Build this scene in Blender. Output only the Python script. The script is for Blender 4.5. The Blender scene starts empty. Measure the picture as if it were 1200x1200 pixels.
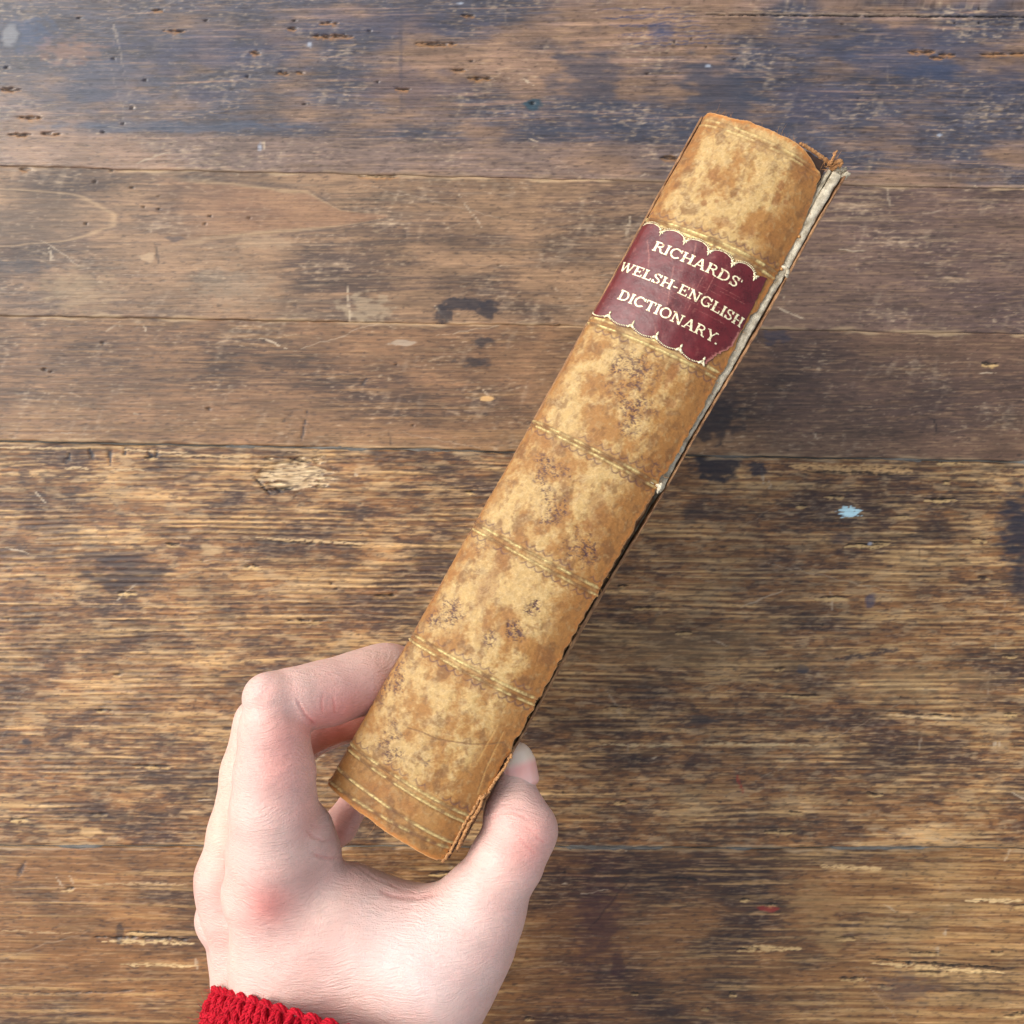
import bpy, math, random
import numpy as np
from mathutils import Vector

random.seed(7)
rng = np.random.default_rng(11)
sc = bpy.context.scene
R = math.radians

# ------------------------------------------------------------------ camera, sky, sun
CAM_Z = 1.22          # table top stands at z = 0.75, camera 47 cm above it, looking down
TABLE_D = 47.0        # cm from the camera to the table top
FL = 1177.0           # focal length in reference units (frame = 1200 units wide)
cam_d = bpy.data.cameras.new('camera')
cam = bpy.data.objects.new('camera', cam_d)
sc.collection.objects.link(cam)
cam.location = (0, 0, CAM_Z)
cam.rotation_euler = (0, 0, 0)
cam_d.sensor_width = 36
cam_d.lens = 36 * FL / 1200
cam_d.clip_start = 0.01
cam_d.clip_end = 500
cam_d.dof.use_dof = True
cam_d.dof.focus_distance = 0.305
cam_d.dof.aperture_fstop = cam_d.lens / 1000 / 0.0008
sc.camera = cam

SUN_EL, SUN_AZ = R(41), R(-68)       # azimuth clockwise from +Y
world = bpy.data.worlds.new('World'); sc.world = world
world.use_nodes = True
nt = world.node_tree
bg = nt.nodes['Background']
sky = nt.nodes.new('ShaderNodeTexSky')
sky.sky_type = 'NISHITA'
sky.sun_disc = False
sky.sun_elevation = SUN_EL
sky.sun_rotation = SUN_AZ
sky.air_density = 1.0
sky.dust_density = 3.0
sky.ozone_density = 1.0
hs = nt.nodes.new('ShaderNodeHueSaturation'); hs.inputs['Saturation'].default_value = 0.36   # thin bright cloud
nt.links.new(sky.outputs[0], hs.inputs['Color']); nt.links.new(hs.outputs[0], bg.inputs[0])
bg.inputs[1].default_value = 0.15
sun_d = bpy.data.lights.new('sun', 'SUN')
sun_d.energy = 1.05
sun_d.angle = R(45)
sun_d.color = (1.0, 0.93, 0.84)
sun = bpy.data.objects.new('sun', sun_d)
sc.collection.objects.link(sun)
sdir = Vector((math.sin(SUN_AZ) * math.cos(SUN_EL), math.cos(SUN_AZ) * math.cos(SUN_EL), math.sin(SUN_EL)))
sun.rotation_euler = sdir.to_track_quat('Z', 'Y').to_euler()
sc.view_settings.view_transform = 'Standard'
sc.view_settings.look = 'None'
sc.view_settings.exposure = 0.76
sc.view_settings.gamma = 1.0
sc.cycles.use_denoising = True

# ------------------------------------------------------------------ helpers
def P(px, py, d):
    """reference units + distance from the camera in cm -> camera-space cm"""
    return np.array([(px - 600) * d / FL, (600 - py) * d / FL, -d], dtype=np.float64)

def W(p):
    """camera-space cm -> world metres"""
    p = np.asarray(p, dtype=np.float64)
    return p * 0.01 + np.array([0, 0, CAM_Z])

def lin(c):
    c = np.asarray(c, dtype=np.float64) / 255.0
    return np.where(c <= 0.04045, c / 12.92, ((c + 0.055) / 1.055) ** 2.4)

def sstep(a, b, x):
    t = np.clip((x - a) / (b - a), 0, 1)
    return t * t * (3 - 2 * t)

_perm = rng.permutation(4096)
_ga = rng.uniform(0, 2 * math.pi, 4096)
_gx, _gy = np.cos(_ga).astype(np.float32), np.sin(_ga).astype(np.float32)
def pnoise(x, y, seed=0):
    x = np.asarray(x, dtype=np.float32); y = np.asarray(y, dtype=np.float32)
    x, y = np.broadcast_arrays(x, y)
    xi = np.floor(x).astype(np.int64); yi = np.floor(y).astype(np.int64)
    fx = x - xi; fy = y - yi
    u = fx * fx * fx * (fx * (fx * 6 - 15) + 10); v = fy * fy * fy * (fy * (fy * 6 - 15) + 10)
    def g(ix, iy, dx, dy):
        h = _perm[(_perm[(ix + seed * 131) & 4095] + iy * 7 + seed * 977) & 4095]
        return _gx[h] * dx + _gy[h] * dy
    n00 = g(xi, yi, fx, fy); n10 = g(xi + 1, yi, fx - 1, fy)
    n01 = g(xi, yi + 1, fx, fy - 1); n11 = g(xi + 1, yi + 1, fx - 1, fy - 1)
    a = n00 + u * (n10 - n00); b = n01 + u * (n11 - n01)
    return (a + v * (b - a)) * 1.5
def fbm(x, y, oct=4, seed=0, gain=0.5):
    s = 0; a = 1.0; tot = 0
    for i in range(oct):
        ca_, sa_ = math.cos(.6 + i * 1.1), math.sin(.6 + i * 1.1)      # turn each octave: no axis-aligned blocks
        s = s + a * pnoise((x * ca_ - y * sa_) * (1.93 ** i), (x * sa_ + y * ca_) * (1.93 ** i), seed + i * 17)
        tot += a; a *= gain
    return s / tot * 1.6

def mesh_obj(name, verts, faces, mat=None, parent=None, smooth=True, attrs=None):
    """faces: (n,4) or (n,3) array, or list"""
    me = bpy.data.meshes.new(name)
    verts = np.asarray(verts, dtype=np.float32)
    if isinstance(faces, np.ndarray):
        nf, k = faces.shape
        me.vertices.add(len(verts)); me.vertices.foreach_set('co', verts.ravel())
        me.loops.add(nf * k); me.loops.foreach_set('vertex_index', faces.astype(np.int32).ravel())
        me.polygons.add(nf)
        me.polygons.foreach_set('loop_start', (np.arange(nf) * k).astype(np.int32))
        me.update(calc_edges=True); me.validate()
    else:
        me.from_pydata([tuple(v) for v in verts], [], [tuple(f) for f in faces]); me.update()
    me.polygons.foreach_set('use_smooth', np.full(len(me.polygons), smooth))
    if attrs:
        for an, arr in attrs.items():
            arr = np.asarray(arr, dtype=np.float32)
            if arr.ndim == 2:
                if arr.shape[1] == 3: arr = np.concatenate([arr, np.ones((len(arr), 1), np.float32)], 1)
                at = me.attributes.new(an, 'FLOAT_COLOR', 'POINT'); at.data.foreach_set('color', arr.ravel())
            else:
                at = me.attributes.new(an, 'FLOAT', 'POINT'); at.data.foreach_set('value', arr.ravel())
    o = bpy.data.objects.new(name, me)
    sc.collection.objects.link(o)
    if mat: me.materials.append(mat)
    if parent: o.parent = parent
    return o

def empty(name, loc=(0, 0, 0)):
    o = bpy.data.objects.new(name, None); sc.collection.objects.link(o); o.location = loc
    o.empty_display_size = 0.02
    return o

def put(o, parent):
    """parent without moving (parents here only carry a location)"""
    o.parent = parent
    o.location = Vector(o.location) - parent.location
    return o

def tag(o, label, cat, group=None):
    o['label'] = label; o['category'] = cat
    if group: o['group'] = group

def grid_faces(nr, nc, flip=False):
    i = np.arange(nr - 1)[:, None] * nc + np.arange(nc - 1)[None, :]
    f = np.stack([i, i + 1, i + nc + 1, i + nc], -1).reshape(-1, 4)
    return f[:, ::-1].copy() if flip else f

class MB:
    def __init__(s): s.v = []; s.f = []; s.n = 0
    def add(s, v, f):
        v = np.asarray(v, dtype=np.float64); s.v.append(v); s.f += [tuple(int(i) + s.n for i in q) for q in f]; s.n += len(v)
    def tube(s, pts, rad, sides=8, caps=True):
        pts = np.asarray(pts, dtype=np.float64); n = len(pts)
        rad = np.broadcast_to(np.asarray(rad, dtype=np.float64), (n,))
        T = np.gradient(pts, axis=0); T /= np.linalg.norm(T, axis=1)[:, None] + 1e-12
        ref = np.array([0, 0, 1.0]) if abs(T[0][2]) < 0.9 else np.array([1.0, 0, 0])
        vs = []
        for i in range(n):
            a = np.cross(T[i], ref); a /= np.linalg.norm(a) + 1e-12; b = np.cross(T[i], a); ref = np.cross(a, T[i])
            th = np.arange(sides) * 2 * math.pi / sides
            vs.append(pts[i] + rad[i] * (np.cos(th)[:, None] * a + np.sin(th)[:, None] * b))
        vs = np.concatenate(vs)
        fs = []
        for i in range(n - 1):
            for j in range(sides):
                k = (j + 1) % sides
                fs.append((i * sides + j, i * sides + k, (i + 1) * sides + k, (i + 1) * sides + j))
        if caps:
            fs.append(tuple(range(sides))[::-1]); fs.append(tuple((n - 1) * sides + j for j in range(sides)))
        s.add(vs, fs)
    def build(s, name, mat, parent=None, smooth=True):
        return mesh_obj(name, W(np.concatenate(s.v)), s.f, mat, parent, smooth)

# ------------------------------------------------------------------ material helpers
def new_mat(name):
    m = bpy.data.materials.new(name); m.use_nodes = True
    t = m.node_tree; b = t.nodes['Principled BSDF']
    return m, t, b
def N(t, kind, **kw):
    n = t.nodes.new(kind)
    for k, v in kw.items(): setattr(n, k, v)
    return n
def attr(t, name):
    n = t.nodes.new('ShaderNodeAttribute'); n.attribute_name = name; return n
def math_n(t, op, a, b=None, c=None, clamp=False):
    n = t.nodes.new('ShaderNodeMath'); n.operation = op; n.use_clamp = clamp
    for i, x in enumerate((a, b, c)):
        if x is None: continue
        if isinstance(x, (int, float)): n.inputs[i].default_value = x
        else: t.links.new(x, n.inputs[i])
    return n.outputs[0]
def mapping(t, scale, rot=(0, 0, 0), src='Object'):
    tc = t.nodes.new('ShaderNodeTexCoord'); mp = t.nodes.new('ShaderNodeMapping')
    mp.inputs['Scale'].default_value = scale; mp.inputs['Rotation'].default_value = rot
    t.links.new(tc.outputs[src], mp.inputs[0]); return mp.outputs[0]
def noise(t, vec, scale, detail=4, rough=0.55, dist=0.0):
    n = t.nodes.new('ShaderNodeTexNoise'); n.inputs['Scale'].default_value = scale
    n.inputs['Detail'].default_value = detail; n.inputs['Roughness'].default_value = rough
    n.inputs['Distortion'].default_value = dist
    if vec is not None: t.links.new(vec, n.inputs['Vector'])
    return n.outputs[0]
def maprange(t, v, a, b, c, d):
    n = t.nodes.new('ShaderNodeMapRange'); n.clamp = True
    t.links.new(v, n.inputs[0])
    for i, x in enumerate((a, b, c, d)): n.inputs[i + 1].default_value = x
    return n.outputs[0]
def mulcol(t, col, fac_out):
    """colour times scalar"""
    n = t.nodes.new('ShaderNodeVectorMath'); n.operation = 'SCALE'
    t.links.new(col, n.inputs[0]); t.links.new(fac_out, n.inputs['Scale']); return n.outputs[0]
def bump(t, b, h, strength, dist):
    n = t.nodes.new('ShaderNodeBump'); n.inputs['Strength'].default_value = strength
    n.inputs['Distance'].default_value = dist
    t.links.new(h, n.inputs['Height']); t.links.new(n.outputs[0], b.inputs['Normal']); return n

# ------------------------------------------------------------------ ground
m_ground, t, b = new_mat('ground_stone')
nz = noise(t, mapping(t, (1, 1, 1)), 3, 6)
cr = N(t, 'ShaderNodeValToRGB'); t.links.new(nz, cr.inputs[0])
cr.color_ramp.elements[0].color = (0.16, 0.15, 0.14, 1); cr.color_ramp.elements[1].color = (0.3, 0.29, 0.27, 1)
t.links.new(cr.outputs[0], b.inputs['Base Color']); b.inputs['Roughness'].default_value = 0.9
g = mesh_obj('ground', [(-60, -60, 0), (60, -60, 0), (60, 60, 0), (-60, 60, 0)], [(0, 1, 2, 3)], m_ground)
g['kind'] = 'structure'

# ------------------------------------------------------------------ table
m_wood, t, b = new_mat('weathered_wood')
ca = attr(t, 'pigment'); ra = attr(t, 'gloss')
g1 = noise(t, mapping(t, (18, 900, 100)), 1.0, 5, 0.65, 0.3)
g2 = noise(t, mapping(t, (90, 2600, 200)), 1.0, 3, 0.6)
g3 = noise(t, mapping(t, (500, 900, 400)), 1.0, 3, 0.6)
f = math_n(t, 'MULTIPLY', maprange(t, g1, 0.25, 0.75, 0.66, 1.32), maprange(t, g2, 0.2, 0.8, 0.78, 1.22))
f = math_n(t, 'MULTIPLY', f, maprange(t, g3, 0.2, 0.8, 0.9, 1.1))
t.links.new(mulcol(t, ca.outputs['Color'], f), b.inputs['Base Color'])
rr = math_n(t, 'ADD', ra.outputs['Fac'], maprange(t, g1, 0.2, 0.8, -0.08, 0.1))
t.links.new(rr, b.inputs['Roughness'])
hh = math_n(t, 'ADD', g1, math_n(t, 'MULTIPLY', g2, 0.5))
bump(t, b, hh, 0.55, 0.00035)
b.inputs['Specular IOR Level'].default_value = 0.5

m_under, t, b = new_mat('dark_underwood'); b.inputs['Base Color'].default_value = (0.02, 0.015, 0.01, 1); b.inputs['Roughness'].default_value = 0.9
nz = noise(t, mapping(t, (30, 300, 30)), 1, 4); cr = N(t, 'ShaderNodeValToRGB'); t.links.new(nz, cr.inputs[0])
cr.color_ramp.elements[0].color = (0.012, 0.009, 0.007, 1); cr.color_ramp.elements[1].color = (0.05, 0.035, 0.022, 1)
t.links.new(cr.outputs[0], b.inputs['Base Color'])

K = TABLE_D / FL / 100      # metres per reference unit on the table top
TZ = 0.75
table = empty('wooden_table', (0, 0, TZ))
tag(table, 'worn dark brown wooden tabletop of long scratched planks with wormholes', 'table')

xs_px = np.concatenate([np.linspace(-3600, -720, 18), np.linspace(-700, -20, 34), np.linspace(-8, 1208, 560), np.linspace(1220, 1900, 34), np.linspace(1920, 4800, 18)])
SEAM = {'Z': (-132, .01), 'A': (195.5, .0215), 'B': (369.5, .0185), 'C': (517, .0202), 'D': (991.5, .0028), 'E': (1452, 0.0)}
def seamf(k, X):
    a, s = SEAM[k]
    w = 1.3 * pnoise(X / 90, X * 0 + a, 3) + 0.6 * pnoise(X / 17, X * 0 + a, 4)
    return a + s * X + w

CR = lambda *c: lin(np.array(c))
def mix(c, col, m):
    return c + (np.asarray(col)[None, None, :] - c) * m[..., None]

def plank(name_key, top, bot, nrow, style):
    X = xs_px
    v = np.linspace(0, 1, nrow)
    if style == 'A': v = np.concatenate([np.linspace(0, .38, 26)[:-1], np.linspace(.38, 1, nrow)])
    if style == 'E': v = np.concatenate([np.linspace(0, .47, nrow), np.linspace(.47, 1, 26)[1:]])
    # a few extra rows at both edges for the rounded arris
    yt = top(X); yb = bot(X)
    Y = yt[None, :] + (yb - yt)[None, :] * v[:, None]
    XX = np.broadcast_to(X[None, :], Y.shape)
    sd = {'A': 10, 'B': 40, 'C': 70, 'D': 100, 'E': 130, 'O': 160}[style]
    # wandering grain coordinate
    Yw = Y + 7 * fbm(XX / 900, Y / 200, 3, sd) + 1.0 * fbm(XX / 110, Y / 22, 2, sd + 5)
    streak = fbm(XX / 210, Yw / 5.0, 4, sd + 1, .6)
    fine = fbm(XX / 60, Yw / 1.9, 3, sd + 2, .6)
    blot = fbm(XX / 95, Y / 42, 4, sd + 3)
    big = fbm(XX / 330, Y / 130, 3, sd + 4)
    speck = fbm(XX / 9, Y / 3.2, 3, sd + 6)
    smear = fbm((XX + .35 * Y) / 11, Y / 34, 3, sd + 7)
    H = np.zeros_like(Y); dash0 = fbm(XX / 26, Yw / 7, 4, sd + 33, .6)
    if style == 'A':
        C = mix(np.zeros(Y.shape + (3,)) + CR(124, 100, 82), CR(68, 67, 76), sstep(-.45, .35, blot * .6 + big * .7 + streak * .35 + .12))
        C = mix(C, CR(150, 120, 98), .55 * sstep(.15, .6, streak * .8 - big * .3))
        gl = .31 + .1 * big
        H += .00004 * streak
        lowband = sstep(150, 158, Y - .02 * XX)            # paler strip beside the seam
        C = mix(C, CR(138, 112, 92), .55 * lowband * (1 - sstep(700, 900, XX)))
    elif style == 'B':
        C = mix(np.zeros(Y.shape + (3,)) + CR(138, 110, 83), CR(74, 57, 48), sstep(-.3, .4, blot * .5 + big * .6 + streak * .5))
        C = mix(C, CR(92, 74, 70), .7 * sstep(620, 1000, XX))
        C = mix(C, CR(160, 136, 108), .5 * sstep(.1, .6, streak * .6 + blot * .35))
        gl = .42 + .08 * big
        H += .00005 * streak
    elif style == 'C':
        C = mix(np.zeros(Y.shape + (3,)) + CR(130, 98, 69), CR(68, 49, 39), sstep(-.3, .4, blot * .5 + big * .5 + streak * .6))
        C = mix(C, CR(150, 116, 78), .6 * sstep(0, .5, streak * .6 + blot * .3 + .35 * sstep(450, 520, Y - .02 * XX)) )
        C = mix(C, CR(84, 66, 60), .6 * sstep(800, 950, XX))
        gl = .44 + .08 * big
        H += .00006 * streak + .00002 * fine
    elif style in 'DO':
        C = mix(np.zeros(Y.shape + (3,)) + CR(141, 99, 58), CR(64, 41, 29), sstep(-.4, .6, blot * .5 + big * .45 + streak * .6 + dash0 * .35))
        C = mix(C, CR(190, 154, 104), .75 * sstep(-.05, .5, streak * .75 + fine * .35 - blot * .45))
        band = np.exp(-((Y - (880 + 10 * np.sin(XX / 130))) / 55) ** 2)
        dk = sstep(.12, .42, fbm(XX / 34, Y / 10, 4, sd + 21) + .22 * band - .12)
        C = mix(C, CR(56, 38, 34), .62 * dk * np.clip(.15 + band, 0, 1) * (.6 + .4 * sstep(-.3, .3, speck)))
        dk2 = sstep(.16, .36, fbm(XX / 22, Y / 7, 4, sd + 22, .6) + .25 * blot); C = mix(C, CR(62, 42, 36), .6 * dk2)
        ab = sstep(.16, .42, fbm(XX / 30, Y / 9, 4, sd + 23, .6) - .3 * blot); C = mix(C, CR(172, 146, 110), .5 * ab)
        gl = .5 + .1 * big
        rid = np.sin(Yw / 1.02 + 1.5 * fbm(XX / 160, Y / 30, 2, sd + 8))
        amp = .12 + .88 * sstep(-.1, .4, fbm(XX / 130, Y / 45, 3, sd + 9) + .2 * (1 - sstep(760, 860, Y)))
        C = mix(C, CR(196, 162, 112), .40 * amp * sstep(.1, .95, rid) * sstep(-.5, .3, streak - .6 * blot))
        H += .00013 * rid * amp + .0001 * streak + .00006 * fine
        C = mix(C, CR(60, 42, 30), .45 * amp * sstep(.1, -.8, rid))
    else:
        C = mix(np.zeros(Y.shape + (3,)) + CR(128, 90, 52), CR(64, 41, 28), sstep(-.25, .4, blot * .7 + big * .6 + streak * .5))
        C = mix(C, CR(178, 142, 92), .65 * sstep(.0, .5, streak * .7 + blot * .2 + .3 * sstep(850, 1150, XX)))
        C = mix(C, CR(70, 36, 30), .6 * np.exp(-((XX - 690) / 70) ** 2) * sstep(-.4, .2, streak))
        gl = .42 + .1 * big
        H += .00009 * streak + .00003 * fine
    # pale scuffs, dark flecks
    C = mix(C, CR(176, 156, 132), .17 * sstep(.2, 1.0, smear + .3 * speck + .8 * blot - .14) * (.4 if style in 'DE' else 1))
    C = mix(C, CR(186, 164, 134), (.34 if style in 'ABC' else .16) * sstep(.45, .95, speck + .5 * blot))
    dash = fbm(XX / 15, Yw / 3.4, 3, sd + 30, .55); dash2 = fbm(XX / 38, Yw / 2.2, 3, sd + 31, .6)
    C = mix(C, CR(52, 38, 34), (.5 if style in 'DE' else .34) * sstep(.18, .6, dash + .25 * big) )
    C = mix(C, CR(176, 144, 106), (.36 if style in 'DE' else .22) * sstep(.22, .6, dash2 - .3 * dash))
    H -= .00007 * sstep(.2, .6, dash)
    C = mix(C, CR(44, 34, 32), .55 * sstep(-.45, -.75, speck + .2 * streak))
    C *= (1 + .14 * fine + .34 * fbm(XX / 80, Y / 26, 4, sd + 50, .6) + .16 * streak)[..., None].clip(.4, 1.6)
    G = np.broadcast_to(np.asarray(gl), Y.shape).copy()

    rmin, rmax = Y.min(1), Y.max(1)
    def sub(cx, cy, rx, ry):
        r0, r1 = np.searchsorted(rmax, cy - ry), np.searchsorted(rmin, cy + ry)
        c0, c1 = np.searchsorted(X, cx - rx), np.searchsorted(X, cx + rx)
        return (slice(r0, r1), slice(c0, c1)) if r1 > r0 and c1 > c0 else None
    def stain_or_glint(cx, cy, rx, ry, col, k=1.0, rough=.5, soft=.35, seed=0, nx=14, ny=7, dh=0.0, dg=0.0):
        s = sub(cx, cy, rx * 1.8, ry * 1.8)
        if s is None: return
        x, y = XX[s], Y[s]
        q = np.sqrt(((x - cx) / rx) ** 2 + ((y - cy) / ry) ** 2) + rough * fbm(x / nx, y / ny, 3, 300 + seed + int(cx) % 50)
        m = sstep(1.0, 1.0 - soft, q) * k
        C[s] = mix(C[s], col, m); H[s] += dh * m; G[s] += dg * m
    def line(x0, y0, x1, y1, w, col, k, dh=0.0, wob=1.0, jag=0.0):
        cx, cy = (x0 + x1) / 2, (y0 + y1) / 2
        s = sub(cx, cy, abs(x1 - x0) / 2 + 6, abs(y1 - y0) / 2 + 6)
        if s is None: return
        x, y = XX[s], Y[s]
        dx, dy = x1 - x0, y1 - y0; L = math.hypot(dx, dy) + 1e-6
        tt = ((x - x0) * dx + (y - y0) * dy) / L
        dd = ((y - y0) * dx - (x - x0) * dy) / L + wob * fbm(tt / 18, 0 * tt + cx, 2, 77)
        ww = w * (1 + jag * fbm(tt / 7, tt * 0 + cy, 2, 78)) * np.sqrt(np.clip(1 - ((tt / L - .5) * 2) ** 2, 0, 1))
        m = np.where(ww > 0.05, sstep(1.3, .45, np.abs(dd) / np.maximum(ww, .05)), 0) * k
        if w > 1.15: m = m * sstep(-.55, -.05, fbm(tt / 6.5, dd / 1.6 + cy, 3, 79))
        C[s] = mix(C[s], col, m); H[s] += dh * m
    def slot(cx, cy, L, w=1.9, rim=CR(150, 108, 62)):
        line(cx - L / 2, cy + 1.2, cx + L / 2, cy + 1.6, w + 1.3, rim, .7, 0, .9, .7)
        line(cx - L / 2, cy - .4, cx + L / 2, cy, w * .9, CR(44, 30, 22), .85, -.0009, .9, .8)
    def hole(cx, cy, r=2.0):
        stain_or_glint(cx, cy, r * 1.35, r * 1.1, CR(38, 26, 20), .8, .3, .6, dh=-.0008, nx=3, ny=3)

    # generic wear: scratches and worm damage scattered over the visible planks
    y0, y1 = rmin[0], rmax[-1]
    area = (y1 - y0) / 1000
    rs = np.random.default_rng(sd + 500)
    for i in range(int(85 * area)):
        cx, cy = rs.uniform(0, 1200), rs.uniform(y0, y1)
        L = rs.exponential(16) + 4; a = rs.choice([rs.normal(0, .25), rs.uniform(-1.5, 1.5), 1.4 + rs.normal(0, .2)])
        pale = rs.random() < .72
        line(cx - L / 2 * math.cos(a), cy - L / 2 * math.sin(a), cx + L / 2 * math.cos(a), cy + L / 2 * math.sin(a), rs.uniform(.5, 1.1) + .9 * abs(math.sin(a)),
             CR(190, 172, 146) if pale else CR(40, 30, 28), rs.uniform(.25, .75), -.00012, 1.4, .5)
    for i in range(int(26 * area)):      # long faint scratches
        cx, cy = rs.uniform(0, 1200), rs.uniform(y0, y1); L = rs.uniform(60, 230) * .999; a = rs.choice([rs.normal(-.25, .15), rs.normal(.1, .1), rs.normal(1.2, .3)])
        line(cx - L / 2 * math.cos(a), cy - L / 2 * math.sin(a), cx + L / 2 * math.cos(a), cy + L / 2 * math.sin(a), .6,
             CR(178, 160, 136), rs.uniform(.2, .5) * (1 if abs(math.sin(a)) < .5 else .6), -.0001, 2.5, .4)
    for i in range(int((34 if style in 'ABC' else 26) * area)):
        hole(rs.uniform(0, 1200), rs.uniform(y0, y1), rs.uniform(1.0, 1.9))
    if style in 'CDE':
        for i in range(int((130 if style == 'E' else 80 if style == 'D' else 22) * area)):       # short chips along the grain
            cx, cy = rs.uniform(0, 1200), rs.uniform(y0 + 6, y1 - 4); L = rs.uniform(6, 22) * rs.choice([1, 1, 2.2])
            if style != 'C' and rs.random() < .35: cx = rs.uniform(800, 1200)
            line(cx - L / 2, cy + 2.4, cx + L / 2, cy + 2.6, rs.uniform(1.2, 2.6), CR(196, 164, 112), rs.uniform(.55, 1.0), .0001, 1.3, .9)
            line(cx - L / 2, cy, cx + L / 2, cy, rs.uniform(.9, 1.9), CR(34, 24, 18), .9, -.0008, 1.3, .9)
    if style == 'A':
        BL = CR(50, 56, 70)
        for a_ in [(100, 110, 32, 14, BL, .85), (120, 100, 90, 40, CR(64, 70, 88), .5), (200, 149, 190, 8, CR(60, 72, 90), .7), (690, 95, 52, 55, BL, .75), (690, 150, 80, 8, BL, .7),
                   (845, 105, 58, 50, BL, .85), (860, 150, 120, 10, BL, .7), (480, 100, 90, 26, CR(62, 60, 76), .5), (440, 30, 160, 22, CR(66, 66, 84), .45), (250, 60, 120, 30, CR(60, 62, 84), .5),
                   (235, 110, 28, 10, CR(60, 58, 76), .6), (1060, 60, 110, 40, CR(62, 66, 84), .55), (1180, 100, 40, 30, CR(60, 62, 78), .5), (1090, 85, 46, 12, CR(52, 62, 84), .7),
                   (470, 60, 3, 90, CR(58, 56, 66), .5), (960, 120, 60, 30, CR(66, 64, 80), .5)]:
            stain_or_glint(*a_[:5], a_[5] * .9, .55, .6, 3, 34, 11)
        stain_or_glint(30, 40, 46, 26, CR(46, 72, 104), .55, .5, .7); stain_or_glint(12, 42, 15, 18, CR(52, 56, 66), .6, .2, .3); stain_or_glint(12, 42, 12, 15, CR(128, 128, 130), .7, .25, .4)
        stain_or_glint(80, 60, 50, 20, CR(140, 104, 82), .5, .5, .8)
        for r_, k_ in ((14, .5), (9, .4), (4, .6)):
            stain_or_glint(775, 36, r_ * 1.3, r_, CR(60, 66, 90) if r_ != 9 else CR(110, 100, 104), k_, .2, .35)
        stain_or_glint(625, 122, 13, 8, CR(40, 66, 78), .9, .4, .4); stain_or_glint(624, 121, 5, 3, CR(14, 20, 24), .9, .3, .4, dh=-.0006)
        for i in range(9): line(700 + i * 4, 12 + i * 5 + 4 * (i % 2), 800 + i * 8, 10 + i * 5, 1.2, CR(52, 62, 90), .6, 0, 2)
        line(825, 17, 1260, 20, 1.3, CR(24, 20, 22), .95, -.0012, .6, .2); line(825, 14.5, 1100, 17, 1.2, CR(160, 140, 118), .5, .0001)
        for s_ in [(390, 42, 50, 2.2), (386, 27, 24, 1.6), (512, 51, 50, 2), (342, 33, 10, 2), (300, 62, 12, 1.8), (332, 85, 14, 1.8), (352, 85, 10, 1.4), (562, 92, 30, 2),
                   (537, 82, 16, 2), (471, 104, 18, 2.2), (13, 105, 24, 2.6), (35, 138, 30, 2), (24, 158, 26, 2), (60, 157, 22, 2), (205, 36, 28, 1.6), (185, 12, 12, 1.4),
                   (1080, 60, 34, 2), (1165, 63, 32, 2), (1110, 64, 20, 1.4), (1192, 63, 18, 2), (1098, 67, 16, 1.4), (548, 18, 16, 1.4), (785, 185, 20, 3)]:
            slot(*s_)
        for h_ in [(345, 24), (8, 79), (133, 69), (170, 94), (290, 90), (357, 122), (155, 127), (442, 96), (93, 21), (241, 24), (433, 36), (759, 86), (790, 49), (810, 46), (827, 55), (861, 69), (1119, 27), (1147, 27), (987, 28), (121, 155), (144, 145)]:
            hole(h_[0], h_[1], 1.8)
        for p_ in [(305, 172, 2.4, 6), (363, 53, 3, 4), (830, 77, 3, 3), (540, 4, 4, 2), (1101, 158, 3, 3)]:  # pale-blue flecks: painted glints of sky caught in small dents
            stain_or_glint(p_[0], p_[1], p_[2] * 1.3, p_[3] * 1.1, CR(170, 178, 190), .6, .4, .8, nx=5, ny=4)
    if style == 'B':
        s = sub(0, 255, 170, 50)
        q = np.sqrt(((XX[s] + 2) / 134) ** 2 + ((Y[s] - 255) / 33) ** 2) + .05 * fbm(XX[s] / 50, Y[s] / 10, 2, 9)
        C[s] = mix(C[s], CR(150, 124, 96), .22 * sstep(1.02, .8, q)); C[s] = mix(C[s], CR(176, 148, 112), .55 * np.exp(-((q - 1) / .03) ** 2)); C[s] = mix(C[s], CR(84, 66, 56), .3 * np.exp(-((q - 1.07) / .03) ** 2))
        # tapering pale tongue of cathedral grain
        s = sub(310, 252, 170, 60); x, y = XX[s], Y[s]
        hw = np.interp(x, [150, 250, 360, 400, 458], [50, 32, 21, 9, 1]); cy = np.interp(x, [150, 250, 360, 400, 458], [252, 246, 247, 256, 253])
        q = np.abs(y - cy) / np.maximum(hw, 1) + .10 * fbm(x / 46, y / 8, 3, 31); fd = sstep(150, 290, x) * sstep(459, 450, x)
        C[s] = mix(C[s], CR(150, 108, 76), .38 * sstep(1.05, .85, q) * fd); C[s] = mix(C[s], CR(168, 142, 108), .5 * np.exp(-((q - 1.0) / .07) ** 2) * fd); C[s] = mix(C[s], CR(76, 60, 54), .4 * np.exp(-((q - 1.18) / .08) ** 2) * fd)
        for a_ in [(545, 356, 34, 9), (520, 368, 12, 14), (572, 362, 16, 13), (516, 385, 12, 7)]:
            stain_or_glint(*a_, CR(34, 30, 38), .85, .35, .4, nx=9, ny=7)
        stain_or_glint(20, 312, 50, 8, CR(52, 50, 56), .6); stain_or_glint(205, 280, 12, 4, CR(62, 54, 56), .6)
        stain_or_glint(270, 335, 70, 30, CR(150, 134, 112), .35, .5, .8); stain_or_glint(90, 340, 60, 34, CR(150, 130, 100), .4, .5, .8); stain_or_glint(430, 362, 34, 20, CR(168, 150, 122), .5, .6, .5); stain_or_glint(173, 302, 12, 6, CR(172, 146, 114), .7, .4, .4)
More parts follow.
